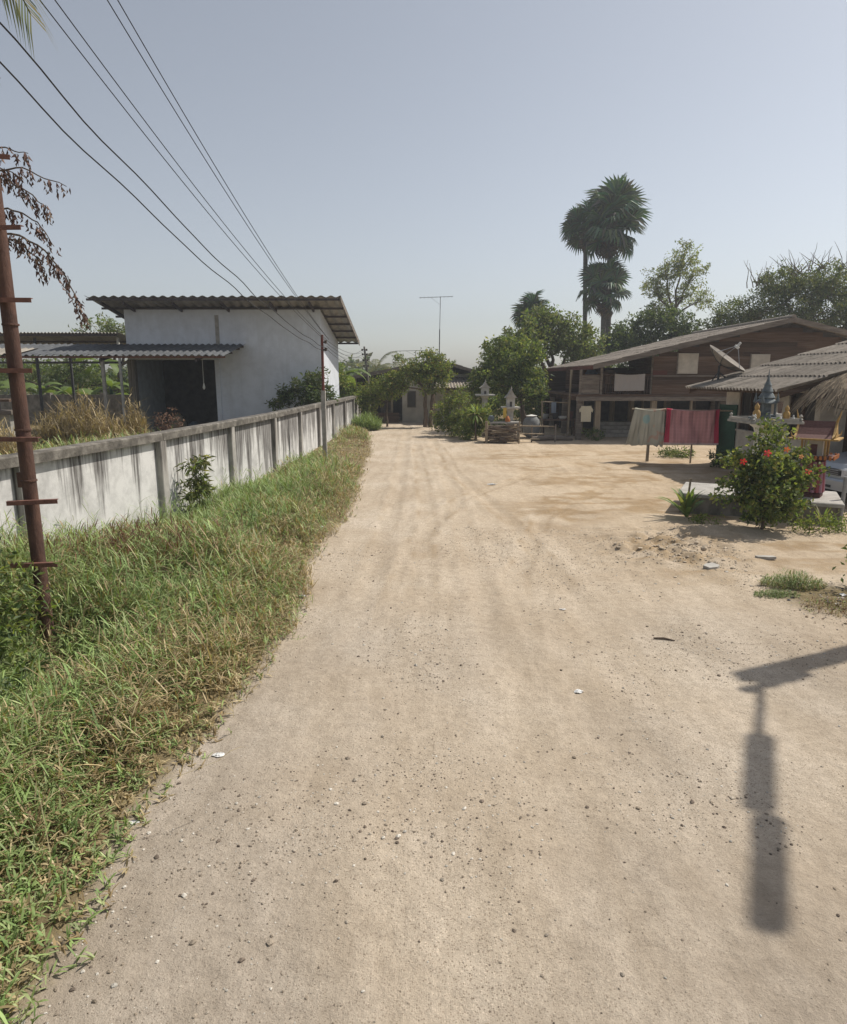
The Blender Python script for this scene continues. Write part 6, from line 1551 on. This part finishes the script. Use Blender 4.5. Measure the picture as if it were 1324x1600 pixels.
# ================================================================ FAR SPIRIT HOUSES, WOODPILE, STILT YARD
def white_shrine(label, x, y, zt, tray, h, name='white_shrine', flat_top=False):
    t = thing(name, label, 'spirit house', (x, y, 0), 'white spirit houses by the woodpile')
    MB().lathe([(0.2, -0.1), (0.2, 0.12), (0.14, 0.2), (0.12, zt - 0.15), (0.2, zt - 0.02)], 4, (x, y, 0), square=True).build('pedestal', 'white_old', t)
    box('tray', 'white_old', t, x - tray / 2, x + tray / 2, y - tray / 2, y + tray / 2, zt - 0.018, zt + 0.05)
    box('cella', 'white_old', t, x - 0.17, x + 0.17, y - 0.17, y + 0.17, zt + 0.051, zt + 0.051 + h * 0.5)
    box('doorway', 'shade_in', t, x - 0.05, x + 0.05, y - 0.178, y - 0.1705, zt + 0.06, zt + h * 0.36)
    z0 = zt + 0.053 + h * 0.5
    mb = MB(); mb.prism([(x - 0.26, y - 0.24, z0), (x + 0.26, y - 0.24, z0), (x + 0.12, y - 0.24, z0 + h * 0.2), (x, y - 0.24, z0 + h * 0.5), (x - 0.12, y - 0.24, z0 + h * 0.2)], (0, 0.48, 0)); mb.build('roof', 'concrete', t)
    MB().lathe([(0.02, 0), (0.03, 0.03), (0.003, 0.14)], 8, (x, y - 0.2, z0 + h * 0.48)).build('finial', 'concrete', t)
white_shrine('white spirit house on a tray pillar beside the woodpile', 3.72, 28.9, 1.42, 0.75, 0.75)
white_shrine('white spirit house half hidden by the leafy shrub', 2.8, 30.9, 1.9, 0.85, 0.55)
ot = thing('offering_table', 'low pale table in front of the white spirit houses', 'table', (3.4, 28.5, 0))
box('top', 'slab', ot, 2.8, 4.1, 28.25, 28.7, 0.80, 0.86)
for x in (2.85, 4.0):
    for y in (28.3, 28.6): box('leg', 'concrete', ot, x, x + 0.06, y, y + 0.06, -0.1, 0.799)
cloth('yellow_sash', 'yellow sash hanging from the white spirit house tray', 3.36, 3.50, 28.42, 1.02, 1.46, flat((0.5, 0.36, 0.08)), nx_=8, nz_=10, wav=0.02, seed=3)
tag(MB().lathe([(0.05, 0), (0.13, 0.08), (0.14, 0.16), (0.1, 0.24), (0.06, 0.27)], 12, (2.86, 28.42, 0.861)).build('round_jar', 'shrineblue', None, True), 'round grey jar on the left of the offering table', 'jar')
tag(MB().lathe([(0.10, 0), (0.12, 0.07), (0.08, 0.17), (0.03, 0.25)], 12, (3.55, 28.4, 0.861)).build('clay_pot', 'orange', None, True), 'small orange clay pot on the offering table', 'pot')
wp = thing('woodpile', 'pile of cut twigs and branches beside the shrub', 'woodpile', (3.2, 28.1, 0))
for k in range(110):
    z = 0.04 + 0.66 * (k / 110); y = 28.05 + random.uniform(-0.2, 0.12); x = 3.25 + random.uniform(-0.3, 0.3)
    L = random.uniform(0.7, 1.15) / 2; a = random.uniform(-0.16, 0.16); r = random.uniform(0.012, 0.035); e = random.uniform(-0.3, 0.3)
    MB().tube([(x - L, y - e * L, z - a * L * 0.6), (x, y, z + 0.02), (x + L, y + e * L, z + a * L * 0.6)], r, 6).build('branch', 'timber' if k % 3 == 0 else 'bark', wp)
for x in (2.62, 3.98): MB().tube([(x, 27.85, -0.1), (x, 27.85, 0.92)], 0.06 if x < 3 else 0.03, 8).build('stake', 'timber', wp, True)
fn = thing('rail_fence', 'low rough timber rails beside the woodpile', 'fence', (4.8, 28.6, 0))
for z, L in ((0.68, 1.5), (0.36, 1.1), (0.14, 0.9)): MB().tube([(4.05, 28.3, z + 0.02), (4.05 + L, 28.5, z - 0.02)], 0.03, 6).build('rail', 'timber', fn, True)
for x in (4.6, 5.6): MB().tube([(x, 28.45, -0.1), (x, 28.45, 0.75)], 0.035, 6).build('stake', 'plank_grey', fn, True)
lj = thing('water_jar', 'grey water jar under the bushy tree', 'jar', (4.95, 30.8, 0))
MB().lathe([(0.2, 0), (0.36, 0.2), (0.42, 0.5), (0.36, 0.8), (0.22, 0.95)], 16, (4.95, 30.8, 0)).build('body', 'water_jar', lj, True)
MB().lathe([(0.24, 0.952), (0.26, 0.99), (0.02, 1.04)], 16, (4.95, 30.8, 0)).build('lid', 'white', lj, True)
tb = thing('yard_table', 'dark cluttered timber table between the tree and stilt house', 'table', (6.0, 31.8, 0))
box('top', 'plank', tb, 5.5, 7.2, 31.4, 32.1, 0.72, 0.78)
for x in (5.6, 7.05):
    for y in (31.45, 31.98): box('leg', 'plank', tb, x, x + 0.07, y, y + 0.07, -0.1, 0.719)
for k, (x, r, h, mt_, lab) in enumerate(((5.75, 0.16, 0.22, 'grey_metal', 'grey basin on the left of the yard table'), (6.2, 0.13, 0.3, 'dark_metal', 'black cooking pot on the yard table'), (6.55, 0.2, 0.12, 'white', 'white bowl on the yard table'), (6.95, 0.12, 0.36, 'maroon', 'dark red bucket on the right of the yard table'))):
    tag(MB().lathe([(r * 0.7, 0), (r, h * 0.6), (r * 0.95, h), (r * 1.05, h + 0.01)], 14, (x, 31.75, 0.781)).build(('basin', 'cooking_pot', 'bowl', 'bucket')[k], mt_, None, True), lab, ('basin', 'pot', 'bowl', 'bucket')[k])
rk = thing('drying_rail', 'pale horizontal rail under the trees left of stilt house', 'rail', (6.0, 31, 0))
MB().tube([(5.4, 31.0, 1.62), (6.75, 31.0, 1.55)], 0.03, 6).build('rail', 'timber', rk, True)
MB().tube([(6.68, 31.0, -0.1), (6.72, 31.0, 3.05)], 0.05, 8).build('post', 'timber', rk, True)
MB().tube([(5.45, 31.0, -0.1), (5.45, 31.0, 1.64)], 0.04, 8).build('post', 'timber', rk, True)
cloth('blue_rag', 'small blue grey rag hanging on the drying rail', 5.86, 6.08, 30.95, 1.1, 1.60, flat((0.2, 0.24, 0.30)), nx_=10, nz_=10, wav=0.04, seed=15)
lg = thing('fallen_log', 'pale log lying in the shade before the stilt house', 'log', (5.5, 29.2, 0))
MB().tube([(4.7, 29.0, 0.1), (5.6, 29.15, 0.13), (6.5, 29.1, 0.1)], [0.1, 0.12, 0.09], 10).build('trunk', 'plank_grey', lg, True)
MB().tube([(6.1, 29.12, 0.15), (6.3, 29.0, 0.4)], [0.04, 0.02], 6).build('stub', 'plank_grey', lg)
for k, (x, y, lab) in enumerate(((12.2, 31.4, 'dark barrel under the stilt house behind the towels'), (14.3, 31.8, 'second dark barrel under the stilt house at right'))):
    tag(MB().lathe([(0.28, 0), (0.3, 0.03), (0.29, 0.3), (0.31, 0.32), (0.29, 0.34), (0.29, 0.8), (0.26, 0.86)], 18, (x, y, 0)).build('barrel', 'blue' if k else 'dark_metal', None, True), lab, 'barrel')
bnc = thing('bamboo_bench', 'low bench in the shade under the stilt house', 'bench', (10.9, 31.2, 0))
for k in range(6): box('slat', 'timber', bnc, 10.3, 11.6, 30.9 + k * 0.1, 30.98 + k * 0.1, 0.42, 0.45)
for x in (10.4, 11.45):
    for y in (30.95, 31.4): box('leg', 'plank', bnc, x, x + 0.06, y, y + 0.06, -0.1, 0.418)

# ================================================================ FAR WOOD on the horizon
n_ = 26000
az = rng.uniform(-1.05, 1.05, n_); rr = rng.uniform(88, 112, n_)
x = np.sin(az) * rr; y = np.cos(az) * rr
top = 2.6 + 3.2 * fbm(az * 30, az * 0 + 2, 3, 141)
top = np.where(np.abs(az - 0.02) < 0.1, top * 0.8, top)
z = top * rng.random(n_) ** 0.8
V, F, C = leaves(np.stack([x, y, z], -1), rng.uniform(0.5, 1.2, n_), rnd_unit(n_), pal(n_, G_DULL + G_DARK), 0.6)
tag(mesh_np('tree_line', V, F, 'leaf', C), 'distant line of trees along the horizon', 'trees', None, 'stuff')

# ================================================================ HAZE
mh = bpy.data.materials.new('haze_air'); mh.use_nodes = True
nh = mh.node_tree.nodes; nh.clear()
oh = nh.new('ShaderNodeOutputMaterial'); vh = nh.new('ShaderNodeVolumePrincipled')
vh.inputs['Color'].default_value = (0.86, 0.92, 1.0, 1); vh.inputs['Density'].default_value = 0.0011; vh.inputs['Anisotropy'].default_value = 0.2
mh.node_tree.links.new(vh.outputs[0], oh.inputs['Volume'])
hz = MB().box(-160, 160, -40, 150, -1.2, 24).build('haze', mh)
tag(hz, 'thin pale haze in the air over the village', 'haze', None, 'stuff')
